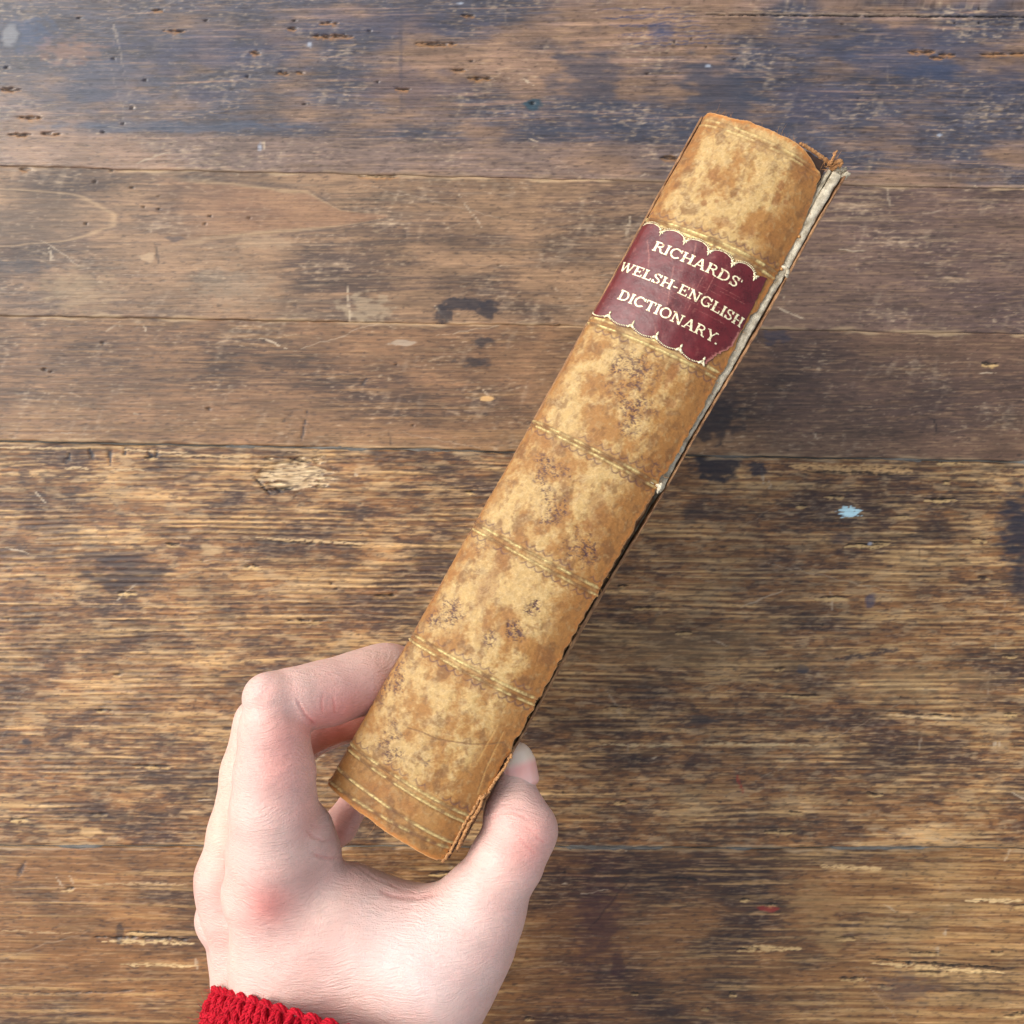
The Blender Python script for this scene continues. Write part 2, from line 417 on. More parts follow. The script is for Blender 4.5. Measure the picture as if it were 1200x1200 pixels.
        stain_or_glint(310, 284, 40, 10, CR(168, 142, 112), .5, .5, .6)
        slot(443, 199.5 + 6.5, 48, 2.2); slot(30, 190 + 8, 14, 2.4)
        for h_ in [(111, 213), (154, 220), (101, 262), (186, 245), (246, 253), (131, 200), (205, 193), (117, 194), (240, 262), (1119, 180)]: hole(h_[0], h_[1], 1.7)
        stain_or_glint(65, 385, 32, 4, CR(196, 168, 130), .8, .5, .4, dh=-.0004); slot(68, 377, 46, 1.4, CR(150, 110, 76))
        stain_or_glint(905, 255, 12, 18, CR(150, 140, 150), .3, .4, .8)
    if style == 'C':
        for a_ in [(566, 402, 14, 9), (556, 425, 26, 8), (835, 492, 40, 30)]:
            stain_or_glint(*a_, CR(36, 30, 34), .8, .5, .5, nx=12, ny=8)
        stain_or_glint(830, 460, 50, 60, CR(48, 38, 40), .45, .6, .7)
        stain_or_glint(910, 395, 20, 10, CR(50, 50, 66), .6, .5, .5); stain_or_glint(470, 402, 22, 3.5, CR(168, 152, 132), .7)
        stain_or_glint(569, 467, 10, 4, CR(206, 166, 112), .9, .3, .4)
        for a_ in [(360, 480, 352, 520), (430, 442, 424, 452)]: line(*a_, 1.6, CR(44, 38, 42), .8, -.0003)
        hole(244, 479, 2.4); hole(120, 402, 2); hole(52, 433, 2); hole(60, 436, 1.5)
    if style == 'D':
        TN = CR(214, 190, 150)
        s = sub(345, 555, 66, 34); x, y = XX[s], Y[s]
        q = np.sqrt(((x - 345) / 42) ** 2 + ((y - 556) / 19) ** 2) + .55 * fbm(x / 16, y / 5, 3, 411)
        m = sstep(1.0, .85, q); C[s] = mix(C[s], TN, m * (.62 + .5 * fbm(x / 18, y / 2.2, 3, 412))); C[s] = mix(C[s], CR(70, 50, 38), .7 * m * sstep(.12, .4, fbm(x / 12, y / 3, 3, 417)))
        H[s] += m * (-.0007 + .0004 * fbm(x / 24, y / 3, 3, 413)); rimd = np.exp(-((q - 1.05) / .12) ** 2)
        C[s] = mix(C[s], CR(40, 28, 24), .6 * rimd * sstep(-.1, .3, fbm(x / 12, y / 4, 2, 414)))
        for a_ in [(310, 575, 345, 572, 2.4), (338, 537, 366, 543, 1.8), (300, 562, 318, 580, 2)]: line(*a_, CR(30, 24, 24), .9, -.0008, 1.5, .8)
        for a_ in [(82, 530, 78, 545), (104, 524, 110, 540), (130, 522, 129, 546), (146, 524, 145, 534), (175, 526, 178, 538), (183, 527, 184, 536)]:
            line(*a_, 1.9, CR(44, 48, 56), .9, -.0006, 1.5, .7)
        for a_ in [(0, 524, 90, 526), (140, 527, 220, 530), (200, 534, 300, 536), (75, 548, 105, 549), (130, 550, 170, 551)]:
            line(*a_, 1.5, CR(200, 172, 130), .8, .0002, 1.5, .8)
        line(300, 630, 430, 638, 2.0, CR(206, 176, 130), .8, .0001, 1.4, .8); line(300, 633.5, 425, 641, 1.2, CR(36, 26, 20), .8, -.0005, 1.4, .8)
        stain_or_glint(150, 672, 62, 26, CR(48, 34, 34), .75, .8, .7, nx=30, ny=7); stain_or_glint(140, 650, 50, 14, CR(54, 42, 44), .6, .8, .7, nx=30, ny=6)
        stain_or_glint(55, 620, 60, 10, CR(62, 50, 50), .5, .8, .7, nx=30, ny=5)
        stain_or_glint(245, 644, 14, 9, CR(176, 148, 108), .7, .4, .5); stain_or_glint(222, 693, 16, 8, CR(172, 142, 100), .6, .5, .5)
        slot(452, 698, 26, 1.8, CR(150, 118, 76)); hole(459, 697, 2.6); hole(388, 684, 1.7); hole(394, 690, 1.7)
        stain_or_glint(842, 545, 36, 24, CR(30, 26, 36), .9, .35, .4, nx=12, ny=8); stain_or_glint(888, 550, 12, 10, CR(34, 32, 44), .85, .4, .4)
        stain_or_glint(815, 600, 26, 14, CR(50, 38, 38), .6, .5, .5); stain_or_glint(1192, 622, 30, 66, CR(30, 32, 46), .85, .5, .75, nx=16, ny=5); stain_or_glint(1195, 680, 20, 30, CR(40, 38, 46), .6, .6, .6, nx=16, ny=6)
        line(925, 546, 1072, 552, 5.0, CR(196, 158, 108), .85, -.0003, 2, .7); line(925, 541, 1010, 545, 2.0, CR(120, 80, 44), .8, -.0005, 1, .7); line(940, 552, 1065, 556, 1.8, CR(34, 24, 20), .8, -.0008, 1.5, .8)
        stain_or_glint(996, 600, 13, 6.5, CR(188, 222, 232), 1, .55, .15, nx=5, ny=3, dh=.0002); stain_or_glint(1020, 637, 3.4, 2.6, CR(180, 186, 200), .7, .3, .7)
        stain_or_glint(1020, 704, 9, 10, CR(74, 72, 88), .7, .4, .5); stain_or_glint(985, 630, 14, 8, CR(54, 44, 56), .5)
        stain_or_glint(940, 785, 8, 6, CR(48, 48, 58), .8); stain_or_glint(820, 845, 24, 10, CR(52, 44, 46), .7, .6, .5)
        stain_or_glint(800, 760, 200, 40, CR(150, 122, 82), .35, .6, .8, nx=60, ny=14); stain_or_glint(1080, 800, 110, 30, CR(166, 138, 96), .35, .6, .8, nx=60, ny=12)
        line(975, 773, 1056, 762, 3.2, CR(48, 36, 40), .8, -.0003, 1.4, .5); line(985, 764, 1070, 752, 2, CR(176, 144, 98), .7)
        line(700, 873, 800, 874, 2, CR(206, 180, 136), .7, .0001, 1.2, .8); line(825, 872, 960, 873, 1.8, CR(206, 180, 136), .7, .0001, 1.2, .8); line(820, 869, 960, 870, 1.3, CR(52, 32, 22), .7, -.0004, 1.2, .8)
        line(1036, 833, 1130, 840, 1.4, CR(46, 34, 24), .8, -.0004, 1.2, .8); line(1036, 837, 1120, 843, 1.6, CR(216, 186, 140), .7, 0, 1.2, .8)
        line(864, 908, 870, 930, 2.2, CR(150, 48, 36), .7); hole(660, 929, 2.2); hole(740, 920, 2.4)
        line(0, 775, 60, 777, 1.2, CR(40, 30, 24), .7, -.0003); line(225, 835, 232, 812, 1.2, CR(60, 40, 30), .6)
        line(640, 967, 1000, 972, .9, CR(60, 42, 30), .7, -.0003, 1.0)
        stain_or_glint(105, 975, 14, 6, CR(190, 156, 108), .7); stain_or_glint(110, 955, 20, 8, CR(50, 36, 36), .5); stain_or_glint(30, 870, 8, 4, CR(44, 42, 50), .7)
    if style == 'E':
        stain_or_glint(700, 1080, 34, 70, CR(66, 36, 36), .6, .5, .7); line(740, 1028, 690, 1090, 1.4, CR(52, 30, 24), .7, -.0002, 1.5); stain_or_glint(725, 1130, 10, 22, CR(56, 26, 30), .6, .4, .6)
        stain_or_glint(900, 1065, 16, 4, CR(150, 34, 30), .6); stain_or_glint(955, 1060, 36, 30, CR(150, 118, 76), .5, .5, .6); stain_or_glint(975, 1100, 20, 20, CR(158, 126, 82), .5, .5, .6)
        stain_or_glint(1060, 1160, 50, 24, CR(78, 66, 62), .5, .5, .7); line(790, 1029, 820, 1031, 2.4, CR(28, 22, 18), .9, -.0006, 1, .8); line(870, 1110, 940, 1112, 3, CR(206, 174, 122), .8, .0001, 1.4, .9)
        line(1020, 1128, 1180, 1140, 2.8, CR(212, 180, 128), .85, .0001, 1.4, .9); line(1020, 1124, 1190, 1136, 1.8, CR(26, 20, 16), .9, -.0009, 1.4, .9)
        line(960, 1015, 1035, 1018, 3, CR(206, 174, 124), .85, .0001, 1.4, .9); line(1130, 1055, 1200, 1055, 3, CR(216, 186, 136), .85, .0001, 1.4, .9)
        line(100, 1036, 220, 1036, 1.6, CR(190, 160, 118), .7, .0001, 1.2, .9); line(30, 1008, 20, 1030, 3, CR(46, 44, 50), .7, -.0004)
        line(120, 1103, 230, 1105, 2.4, CR(206, 178, 130), .85, .0001, 1.4, .9); line(110, 1098, 225, 1100, 2, CR(28, 20, 16), .9, -.0009, 1.4, .9)
        line(140, 1130, 235, 1132, 2.0, CR(206, 178, 130), .8, .0001, 1.4, .9); line(0, 1090, 90, 1094, 1.4, CR(190, 160, 118), .6, 0, 1.4, .9); line(0, 1165, 200, 1160, 1.2, CR(40, 30, 24), .7, -.0004, 1.4, .9)
        stain_or_glint(140, 1095, 5, 16, CR(40, 36, 36), .6)
    # distance to the two long edges: paler worn arris, dark side
    ea = np.abs(Y - yt[None, :]); eb = np.abs(yb[None, :] - Y)
    e = np.minimum(ea, eb)
    worn = sstep(4.5, 1.5, e + 2.2 * fbm(XX / 26, Y / 40, 2, sd + 60))
    C = mix(C, CR(188, 162, 126) if style != 'A' else CR(150, 128, 104), .5 * worn * sstep(-.2, .3, fbm(XX / 70, Y / 70, 2, sd + 61)))
    ek = {'A': .35, 'B': .3, 'C': .45, 'D': 1, 'E': 1, 'O': 1}[style]
    H -= .0009 * ek * sstep(1.2 + 1.4 * ek, 0, e + .8 * fbm(XX / 14, Y / 30, 2, sd + 62)) ** 1.3
    H += .0003 * fbm(XX / 500, Y / 200, 2, sd + 63)
    C = np.clip((np.clip(C, .001, 1) / .16) ** 1.07 * .157, .004, .85)      # raise the pigment contrast a little
    V = np.stack([(XX - 600) * K, (600 - Y) * K, H], -1)
    # side walls and underside
    sk = .00012
    top_row = V[0].copy(); top_row[:, 1] -= sk; bot_row = V[-1].copy(); bot_row[:, 1] += sk
    rows = [np.concatenate([top_row[:, :2], np.full((len(X), 1), -.028)], 1)[None], V, np.concatenate([bot_row[:, :2], np.full((len(X), 1), -.028)], 1)[None]]
    V = np.concatenate(rows); dark = CR(44, 34, 28)
    C = np.concatenate([np.broadcast_to(dark, (1, len(X), 3)), C, np.broadcast_to(dark, (1, len(X), 3))])
    G = np.concatenate([G[:1], G, G[-1:]])
    nr, nc = V.shape[:2]
    F = grid_faces(nr, nc, flip=True)
    # close underside
    F = np.concatenate([F, np.stack([np.arange(nc - 1), np.arange(1, nc), (nr - 1) * nc + np.arange(1, nc), (nr - 1) * nc + np.arange(nc - 1)], -1)])
    o = mesh_obj('plank', V.reshape(-1, 3), F, m_wood, table, True, {'pigment': C.reshape(-1, 3), 'gloss': np.clip(G, .2, .9).ravel()})
    return o

gap = 0.8
def off(k, d): return lambda X: seamf(k, X) + d
flat = lambda y: (lambda X: np.full_like(X, float(y)) + 1.5 * pnoise(X / 90, X * 0 + y, 3))
plank('A', off('Z', gap), off('A', -gap * .3), 215, 'A')
plank('B', off('A', gap * .3), off('B', -gap * .15), 175, 'B')
plank('C', off('B', gap * .15), off('C', -gap * 1.3), 155, 'C')
plank('D', off('C', gap * 1.3), off('D', -gap), 440, 'D')
plank('E', off('D', gap), off('E', -gap), 215, 'E')
edges = [(-2900, -2480), (-2480, -2060), (-2060, -1600), (-1600, -1120), (-1120, -640), (-640, None), (None, 1900), (1900, 2380), (2380, 2800), (2800, 3300)]
for a_, b_ in edges:
    plank('O', off('E', gap) if a_ is None else flat(a_ + gap), off('Z', -gap) if b_ is None else flat(b_ - gap), 24, 'O')

# frame below the planks and the dust that fills the widest seams
def box(name, x0, x1, y0, y1, z0, z1, mat, parent):
    v = [(x0, y0, z0), (x1, y0, z0), (x1, y1, z0), (x0, y1, z0), (x0, y0, z1), (x1, y0, z1), (x1, y1, z1), (x0, y1, z1)]
    f = [(3, 2, 1, 0), (4, 5, 6, 7), (0, 1, 5, 4), (1, 2, 6, 5), (2, 3, 7, 6), (3, 0, 4, 7)]
    return mesh_obj(name, v, f, mat, parent, False)
box('table_frame', -1.6, 1.6, -1.05, 1.35, -.06, -.030, m_under, table)
m_dust, t, b = new_mat('seam_dust')
nz = noise(t, mapping(t, (60, 700, 60)), 1, 4, .7); cr = N(t, 'ShaderNodeValToRGB'); t.links.new(nz, cr.inputs[0])
cr.color_ramp.elements[0].position = .35; cr.color_ramp.elements[1].position = .65
cr.color_ramp.elements[0].color = (.035, .03, .026, 1); cr.color_ramp.elements[1].color = (.2, .19, .165, 1)
t.links.new(cr.outputs[0], b.inputs['Base Color']); b.inputs['Roughness'].default_value = .8
for k in ('C', 'D'):
    X = np.linspace(-100, 1300, 900); c = seamf(k, X); rows = []
    amp = sstep(-.15, .35, fbm(X / 90, X * 0, 2, 901 + ord(k)))
    for dy in (-3, -1, 1, 3):
        z = -.0014 + .0009 * amp + .0002 * fbm(X / 6, X * 0 + dy, 2, 900)
        rows.append(np.stack([(X - 600) * K, (600 - c - dy) * K, z], -1))
    o = mesh_obj('seam_dust', np.stack(rows).reshape(-1, 3), grid_faces(4, 900, flip=True), m_dust, table)
    o['kind'] = 'stuff'

# ------------------------------------------------------------------ book: spine surface
TL, TR, BL, BR = P(824, 136, 30.6), P(966, 192, 29.45), P(383, 915, 30.6), P(519, 1009, 29.45)
AX = (BL + BR - TL - TR); AX /= np.linalg.norm(AX)
AC = (TR + BR - TL - BL); AC /= np.linalg.norm(AC)
NR = np.cross(AC, AX); NR /= np.linalg.norm(NR)
if NR[2] < 0: NR = -NR
_ps = np.array([-.20, -.13, -.07, -.02, .03, .08, .15, .25, .35, .5, .65, .8, .9, 1.0, 1.1])
_pa = np.array([.055, .030, .012, .002, .012, .045, .115, .225, .335, .5, .66, .815, .91, 1.0, 1.08])
_pn = np.array([-1.05, -.75, -.48, -.24, -.02, .12, .25, .37, .44, .49, .46, .34, .20, .0, -.22])
_S = np.linspace(-.2, 1.1, 600)
_k = np.hanning(41); _k /= _k.sum()
def _smooth(y):
    y = np.interp(_S, _ps, y); yy = np.concatenate([y[0] + (y[1] - y[0]) * np.arange(-20, 0), y, y[-1] + (y[-1] - y[-2]) * np.arange(1, 21)])
    return np.convolve(yy, _k, 'valid')
_A, _N = _smooth(_pa), _smooth(_pn)
def surf(s, t_, off_=0.0):
    s = np.asarray(s, float); t_ = np.asarray(t_, float)
    a = np.interp(s, _S, _A); n = np.interp(s, _S, _N)
    top = TL + a[..., None] * (TR - TL); bot = BL + a[..., None] * (BR - BL)
    p = top + t_[..., None] * (bot - top)
    n = n + .03 * np.sin(t_ * 9 + 1) + .02 * np.sin(t_ * 23 + s * 5)
    da = np.interp(s + .01, _S, _A) - np.interp(s - .01, _S, _A); dn = np.interp(s + .01, _S, _N) - np.interp(s - .01, _S, _N)
    wdt = 4.15; L = np.hypot(da * wdt, dn) + 1e-9
    nn = (da * wdt / L)[..., None] * NR - (dn / L)[..., None] * AC
    return p + n[..., None] * NR + np.asarray(off_, float)[..., None] * nn
def st(px, py):
    """reference point on the spine -> spine coordinates (s across, t down)"""
    s, t_ = .5, .5
    def fw(s, t_):
        q = surf(np.array(s), np.array(t_)); return np.array([600 - q[0] * FL / q[2], 600 + q[1] * FL / q[2]])
    tgt = np.array([px, py], float)
    for _ in range(12):
        q = fw(s, t_); e = 1e-3
        J = np.stack([(fw(s + e, t_) - q) / e, (fw(s, t_ + e) - q) / e], 1)
        d = np.linalg.lstsq(J, tgt - q, rcond=None)[0]
        s = float(np.clip(s + np.clip(d[0], -.3, .3), -.05, 1.09)); t_ = float(t_ + np.clip(d[1], -.4, .4))
    return s, t_
PXT = 1 / 900.0          # one reference unit along the spine
PXS = 1 / 163.0          # and across it

book = empty('antique_book', tuple(W(P(600, 600, 43.5) * np.array([1, 1, 1]))))
tag(book, 'old tan leather dictionary with red title label, held by its spine end', 'book')

def band(p0, p1):
    """t as a linear function of s through two reference points"""
    s0, t0 = st(*p0); s1, t1 = st(*p1)
    return lambda s: t0 + (t1 - t0) * (s - s0) / (s1 - s0)
B_head = [band((823, 142), (925, 179)), band((821, 147), (928, 186))]
B1 = [band((758, 254), (907, 318)), band((755, 260), (905, 325))]
B2 = [band((696, 372), (841, 436)), band((693, 379), (838, 443))]
B3 = [band((624, 492), (770, 566)), band((622, 498), (769, 572))]
B4 = [band((553, 611), (699, 688)), band((551, 618), (696, 696))]
B5 = [band((479, 740), (626, 818)), band((476, 747), (623, 825))]
B6 = [band((407, 869), (544, 954)), band((404, 875), (541, 962))]
B7 = [band((391, 897), (530, 988)), band((389, 904), (526, 994))]

# ---- spine leather sheet
ns, ntt = 176, 900
u = np.linspace(0, 1, ns)[None, :]; v = np.linspace(0, 1, ntt)[:, None]
EDGE_T = [0, .03, .08, .13, .190, .2, .3, .4, .5, .65, .8, .87, .95, 1]; EDGE_V = [.025, .068, .103, .110, .095, .070, .090, .080, .060, .058, .048, .058, .04, .0]
sR = 1.0 + np.interp(v, EDGE_T, EDGE_V) \
     + .018 * fbm(v * 60, v * 0, 3, 600) + .03 * sstep(.9, 1, v) * fbm(v * 130, v * 0, 2, 601)
S = -.2 + (sR + .2) * u
tH = -.004 + .020 * sstep(.70, 1.06, S) ** 1.5 + .0022 * fbm(S * 7, S * 0 + 3, 4, 602, .5)
tT = 1.003 + .0010 * fbm(S * 7, S * 0 + 9, 3, 603, .5)
T = tH + (tT - tH) * v
A_, Bc = S / PXS, T / PXT       # reference-unit like coordinates on leather
f1 = fbm(A_ / 46, Bc / 52, 5, 610, .55); f2 = fbm(A_ / 18, Bc / 22, 4, 611, .6); f3 = fbm(A_ / 3.2, Bc / 3.2, 3, 612, .6)
f4 = fbm(A_ / 1.5, Bc / 1.5, 2, 613); f5 = fbm(A_ / 7, Bc / 9, 4, 614, .6)
PALE, TAN, ORG, DKB, PUR = CR(192, 158, 100), CR(168, 124, 64), CR(150, 97, 40), CR(108, 68, 30), CR(84, 54, 48)
C = np.zeros(S.shape + (3,)) + TAN
edge = np.maximum(sstep(.20, .02, S + .06 * f2), sstep(.80, .97, S + .07 * f2))
palem = sstep(-.34, .42, f1 + .45 * f2 + .22 * f3 + .14 * f5 + .14) * (1 - edge) * (1 - .8 * sstep(.93, .955, T))
C = mix(C, PALE, .9 * palem)
C = mix(C, ORG, np.clip(.75 * edge + .55 * sstep(.15, -.6, f1 + .5 * f2 + .25 * f3) + .55 * sstep(.93, .96, T), 0, .85))
C = mix(C, DKB, .6 * sstep(.22, .5, fbm(A_ / 24 + 5, Bc / 28, 4, 620, .6) + .12 * f3)); C = mix(C, CR(124, 80, 36), .5 * sstep(.26, .42, fbm(A_ / 11, Bc / 17, 4, 621, .6) + .1 * f3))
C = mix(C, CR(168, 134, 84), .5 * sstep(.25, .55, f5) )
rdg = 1 - np.abs(fbm(A_ / 12, Bc / 12, 4, 616, .6)) * 2.2
H = .0045 * f3 + .003 * f4 + .010 * sstep(0, .3, f1 + .35 * f2) + .007 * f5 + .004 * rdg
C = mix(C, CR(118, 80, 42), .25 * sstep(.05, .6, fbm(A_ / 9, Bc / 12, 4, 617, .65) + .3 * f3)); C = mix(C, CR(206, 178, 128), .35 * sstep(.5, .95, rdg) * palem)
# purple-brown speckled decay, in clusters
f6 = fbm((A_ + .4 * Bc) / 6.5, (Bc - .3 * A_) / 4.2, 5, 631, .8); spk = np.maximum(sstep(.04, .16, f6), .6 * sstep(.3, .5, fbm(A_ / 2.2, Bc / 2.2, 2, 630)))
for (px_, py_, rx, ry, k_) in [(742, 432, 26, 17, 1), (735, 465, 20, 16, .9), (742, 500, 14, 12, .9), (720, 440, 12, 12, .7), (755, 480, 14, 14, .5), (765, 545, 26, 9, .6), (631, 563, 9, 8, 1), (650, 549, 18, 9, .9), (646, 592, 17, 20, .75),
        (680, 640, 18, 18, .8), (690, 655, 9, 10, .9), (622, 706, 12, 9, .8), (606, 738, 10, 9, .9), (526, 724, 8, 9, 1), (519, 732, 12, 9, .9), (624, 712, 9, 12, .9), (604, 742, 9, 8, .9),
        (576, 749, 9, 9, 1), (530, 716, 14, 12, .8), (508, 728, 6, 10, .9), (465, 790, 16, 26, .65), (450, 806, 12, 22, .7), (461, 858, 9, 12, 1), (458, 880, 18, 10, .8), (500, 893, 6, 8, .6),
        (514, 690, 12, 14, .6), (580, 640, 22, 22, .3), (910, 330, 14, 6, .3), (640, 540, 20, 8, .5), (560, 640, 12, 6, .4)]:
    s0, t0 = st(px_, py_)
    q = ((S - s0) / PXS / rx / 1.15) ** 2 + ((T - t0) / PXT / ry / 1.15) ** 2 + 1.3 * f2 + .8 * f5
    m = np.exp(-np.clip(q, 0, None) * 1.1) * k_ * .9
    mm = np.clip(spk * sstep(.10, .65, m), 0, 1) * .85
    C = mix(C, PUR, mm); H -= .012 * mm
# scuffs and stains in the head compartment and elsewhere
for (px_, py_, rx, ry, k_) in [(916, 217, 4.5, 7, 1), (909, 234, 4.5, 8, .9), (921, 237, 4, 3, .9), (825, 238, 4, 4, 1), (840, 236, 3.5, 3, .8), (838, 202, 5, 14, .6), (830, 222, 7, 8, .55), (850, 262, 20, 6, .6), (938, 196, 16, 20, .6),
        (896, 172, 22, 8, .45), (873, 272, 14, 10, .5), (905, 280, 12, 8, .4), (786, 440, 6, 22, .9), (785, 472, 8, 5, .8), (697, 525, 30, 14, .5), (700, 600, 16, 26, .55), (640, 520, 30, 12, .4), (600, 520, 16, 10, .4),
        (700, 623, 12, 8, .55), (590, 650, 10, 34, .45), (570, 690, 12, 30, .5), (640, 770, 14, 10, .5), (560, 800, 30, 14, .4), (660, 430, 20, 20, .4), (835, 300, 30, 6, .3)]:
    s0, t0 = st(px_, py_)
    q = np.sqrt(((S - s0) / PXS / rx) ** 2 + ((T - t0) / PXT / ry) ** 2) + .45 * f2 + .2 * f3
    m = sstep(1.1, .6, q) * k_
    C = mix(C, CR(138, 88, 40), m * .8); H -= .008 * m
# long crease in the last compartment and two short ones
def crease(pts, w=.9, col=CR(120, 84, 48), k=.8):
    global C, H
    pp = np.array([st(*p) for p in pts]); tt = np.linspace(0, 1, len(pp)); q = np.linspace(0, 1, 90)
    cs, ct = np.interp(q, tt, pp[:, 0]), np.interp(q, tt, pp[:, 1])
    ix = (S[:, :] >= cs.min() - .02) & (S <= cs.max() + .02) & (T >= ct.min() - .006) & (T <= ct.max() + .006)
    s_, t_ = S[ix] / PXS, T[ix] / PXT
    d = np.full(s_.shape, 1e9)
    for i in range(len(cs)): d = np.minimum(d, np.hypot(s_ - cs[i] / PXS, t_ - ct[i] / PXT))
    m = sstep(w * 1.6, w * .4, d) * k
    C[ix] = C[ix] + (np.asarray(col) - C[ix]) * m[:, None]; H[ix] -= .02 * m
crease([(478, 853), (495, 858), (512, 866), (530, 869), (552, 872), (575, 872), (590, 870)])
crease([(836, 160), (836, 176), (832, 192), (827, 200)], .6, CR(160, 116, 66), .5)
crease([(640, 745), (625, 790), (600, 850)], .6, CR(160, 116, 66), .4); crease([(590, 858), (570, 900), (560, 930)], .7, CR(214, 168, 100), .5); crease([(583, 850), (560, 892)], .7, CR(214, 168, 100), .5)
# blind and gilt tooling
gilt = np.zeros(S.shape)
def fillet(bf, k_g=.8, k_d=.7, w=1.25, seed=0, depth=.02):
    global C, H, gilt
    d = (T - bf(S)) / PXT
    pg = sstep(-.25, .25, fbm(A_ / 22, Bc / 60, 3, 640 + seed) + .1) * (.6 + .4 * sstep(-.3, .2, f3))
    line_ = np.exp(-((d) / w) ** 2); dark = np.exp(-((d - 1.9) / 1.0) ** 2); dark2 = np.exp(-((d + 2.0) / 1.0) ** 2)
    C = mix(C, CR(104, 68, 40), np.clip(.55 * k_d * dark + .35 * k_d * dark2, 0, 1))
    C = mix(C, CR(244, 222, 150), line_ * pg * k_g); C = mix(C, CR(96, 62, 40), line_ * (1 - pg) * k_d * .8)
    gilt = np.maximum(gilt, line_ * pg * k_g); H += depth * (line_ * .9 - dark * 1.0 - dark2 * .8)
def scallop(bf, dt, seed=0, k_=.9, n=15.5, amp=4.6):
    global C, H
    fr = (S * n) % 1.0
    arc = amp * (1 - (2 * fr - 1) ** 2)
    d = (T - bf(S)) / PXT - dt - arc
    slope = np.abs(amp * 4 * (2 * fr - 1) * n * PXS) ; w = .75 * np.sqrt(1 + slope ** 2)
    m = np.exp(-(d / w) ** 2) * k_ * sstep(-.3, .12, fbm(A_ / 26, Bc / 200, 3, 660 + seed) + .12)
    C = mix(C, CR(84, 52, 54), m * .85); H -= .014 * m
fillet(B_head[0], .45, .5, 1.3, 0); fillet(B_head[1], .4, .5, 1.1, 1)
scallop(B_head[1], 4, 1, .35)
for i, B in enumerate((B1, B2, B3, B4, B5, B6)):
    fillet(B[0], .9 if i < 2 else .75, .8, 1.5, 2 + i, .040); fillet(B[1], .9 if i < 2 else .7, .8, 1.3, 12 + i, .040)
    mid = lambda s, B=B: (B[0](s) + B[1](s)) / 2
    if i != 0 or True: scallop(B[0], -9.5, 20 + i, .85)
    if i in (1, 2, 3, 4): scallop(B[1], 3.5, 30 + i, .95)
fillet(B7[0], .75, .9, 1.4, 40, .025); fillet(B7[1], .5, .9, 1.5, 41, .025)
# raised roll of leather at both caps, orange suede at the torn edges
de_t = np.minimum((T - tH), (tT - T)) / PXT; de_s = (sR - S) / PXS
de = np.minimum(de_t, de_s)
C = mix(C, CR(196, 122, 50), .8 * sstep(7, 0, de + 3 * f3 + 2 * f5)); H += .03 * np.exp(-((de_t - 4) / 3.5) ** 2)
C = mix(C, CR(232, 184, 120), .5 * sstep(1.6, 0, de)); H -= .02 * sstep(3, 0, de_s)
C *= .87 * (1 + .10 * f3 + .08 * f4)[..., None]
inlab = sstep(.153, .162, T) * sstep(.305, .297, T) * sstep(1.05, 1.0, S)
H = H * (1 - .85 * inlab) - .004 * inlab
V = surf(S, T, H)
spine = mesh_obj('spine_leather', W(V.reshape(-1, 3)), grid_faces(ntt, ns, True), None, None, True,
                 {'pigment': np.clip(C, .01, .9).reshape(-1, 3), 'gilt': gilt.ravel()})
m_leather, t, b = new_mat('tan_leather'); b.inputs['Specular IOR Level'].default_value = .4
ca = attr(t, 'pigment'); ga = attr(t, 'gilt')
n1 = noise(t, mapping(t, (1, 1, 1)), 2600, 4, .6); n2 = noise(t, mapping(t, (1, 1, 1)), 700, 5, .6)
fac = math_n(t, 'MULTIPLY', maprange(t, n1, .25, .75, .88, 1.12), maprange(t, n2, .25, .75, .9, 1.1))
t.links.new(mulcol(t, ca.outputs['Color'], fac), b.inputs['Base Color'])
t.links.new(math_n(t, 'MULTIPLY', ga.outputs['Fac'], .45), b.inputs['Metallic'])
t.links.new(maprange(t, ga.outputs['Fac'], 0, 1, .62, .3), b.inputs['Roughness'])
b.inputs['Sheen Weight'].default_value = .12; b.inputs['Sheen Roughness'].default_value = .5
bump(t, b, math_n(t, 'ADD', n1, n2), .5, .0002)
spine.data.materials.append(m_leather)
put(spine, book)
so = spine.modifiers.new('thickness', 'SOLIDIFY'); so.thickness = .0009; so.offset = -1

# lining under the leather, seen at the torn head corner
m_lining, t, b = new_mat('dark_spine_lining')
nz = noise(t, mapping(t, (1, 1, 1)), 900, 5, .65); cr = N(t, 'ShaderNodeValToRGB'); t.links.new(nz, cr.inputs[0])
cr.color_ramp.elements[0].color = (.012, .007, .005, 1); cr.color_ramp.elements[1].color = (.09, .045, .028, 1)
t.links.new(cr.outputs[0], b.inputs['Base Color']); b.inputs['Roughness'].default_value = .85; bump(t, b, nz, .6, .0003)
s_, t_ = np.meshgrid(np.linspace(-.19, 1.05, 60), np.linspace(-.0045, .996, 240))
t_ = t_ + (.0015 * fbm(s_ * 12, t_ * 0, 3, 670) + .010 * sstep(.66, .5, s_)) * (1 - sstep(.1, .2, t_))
s_ = s_ + .012 * fbm(t_ * 60, t_ * 0, 2, 672) * (s_ > 1)
lin_o = mesh_obj('spine_lining', W(surf(s_, t_, -.15 + 0 * s_).reshape(-1, 3)), grid_faces(240, 60, True), m_lining); put(lin_o, book)

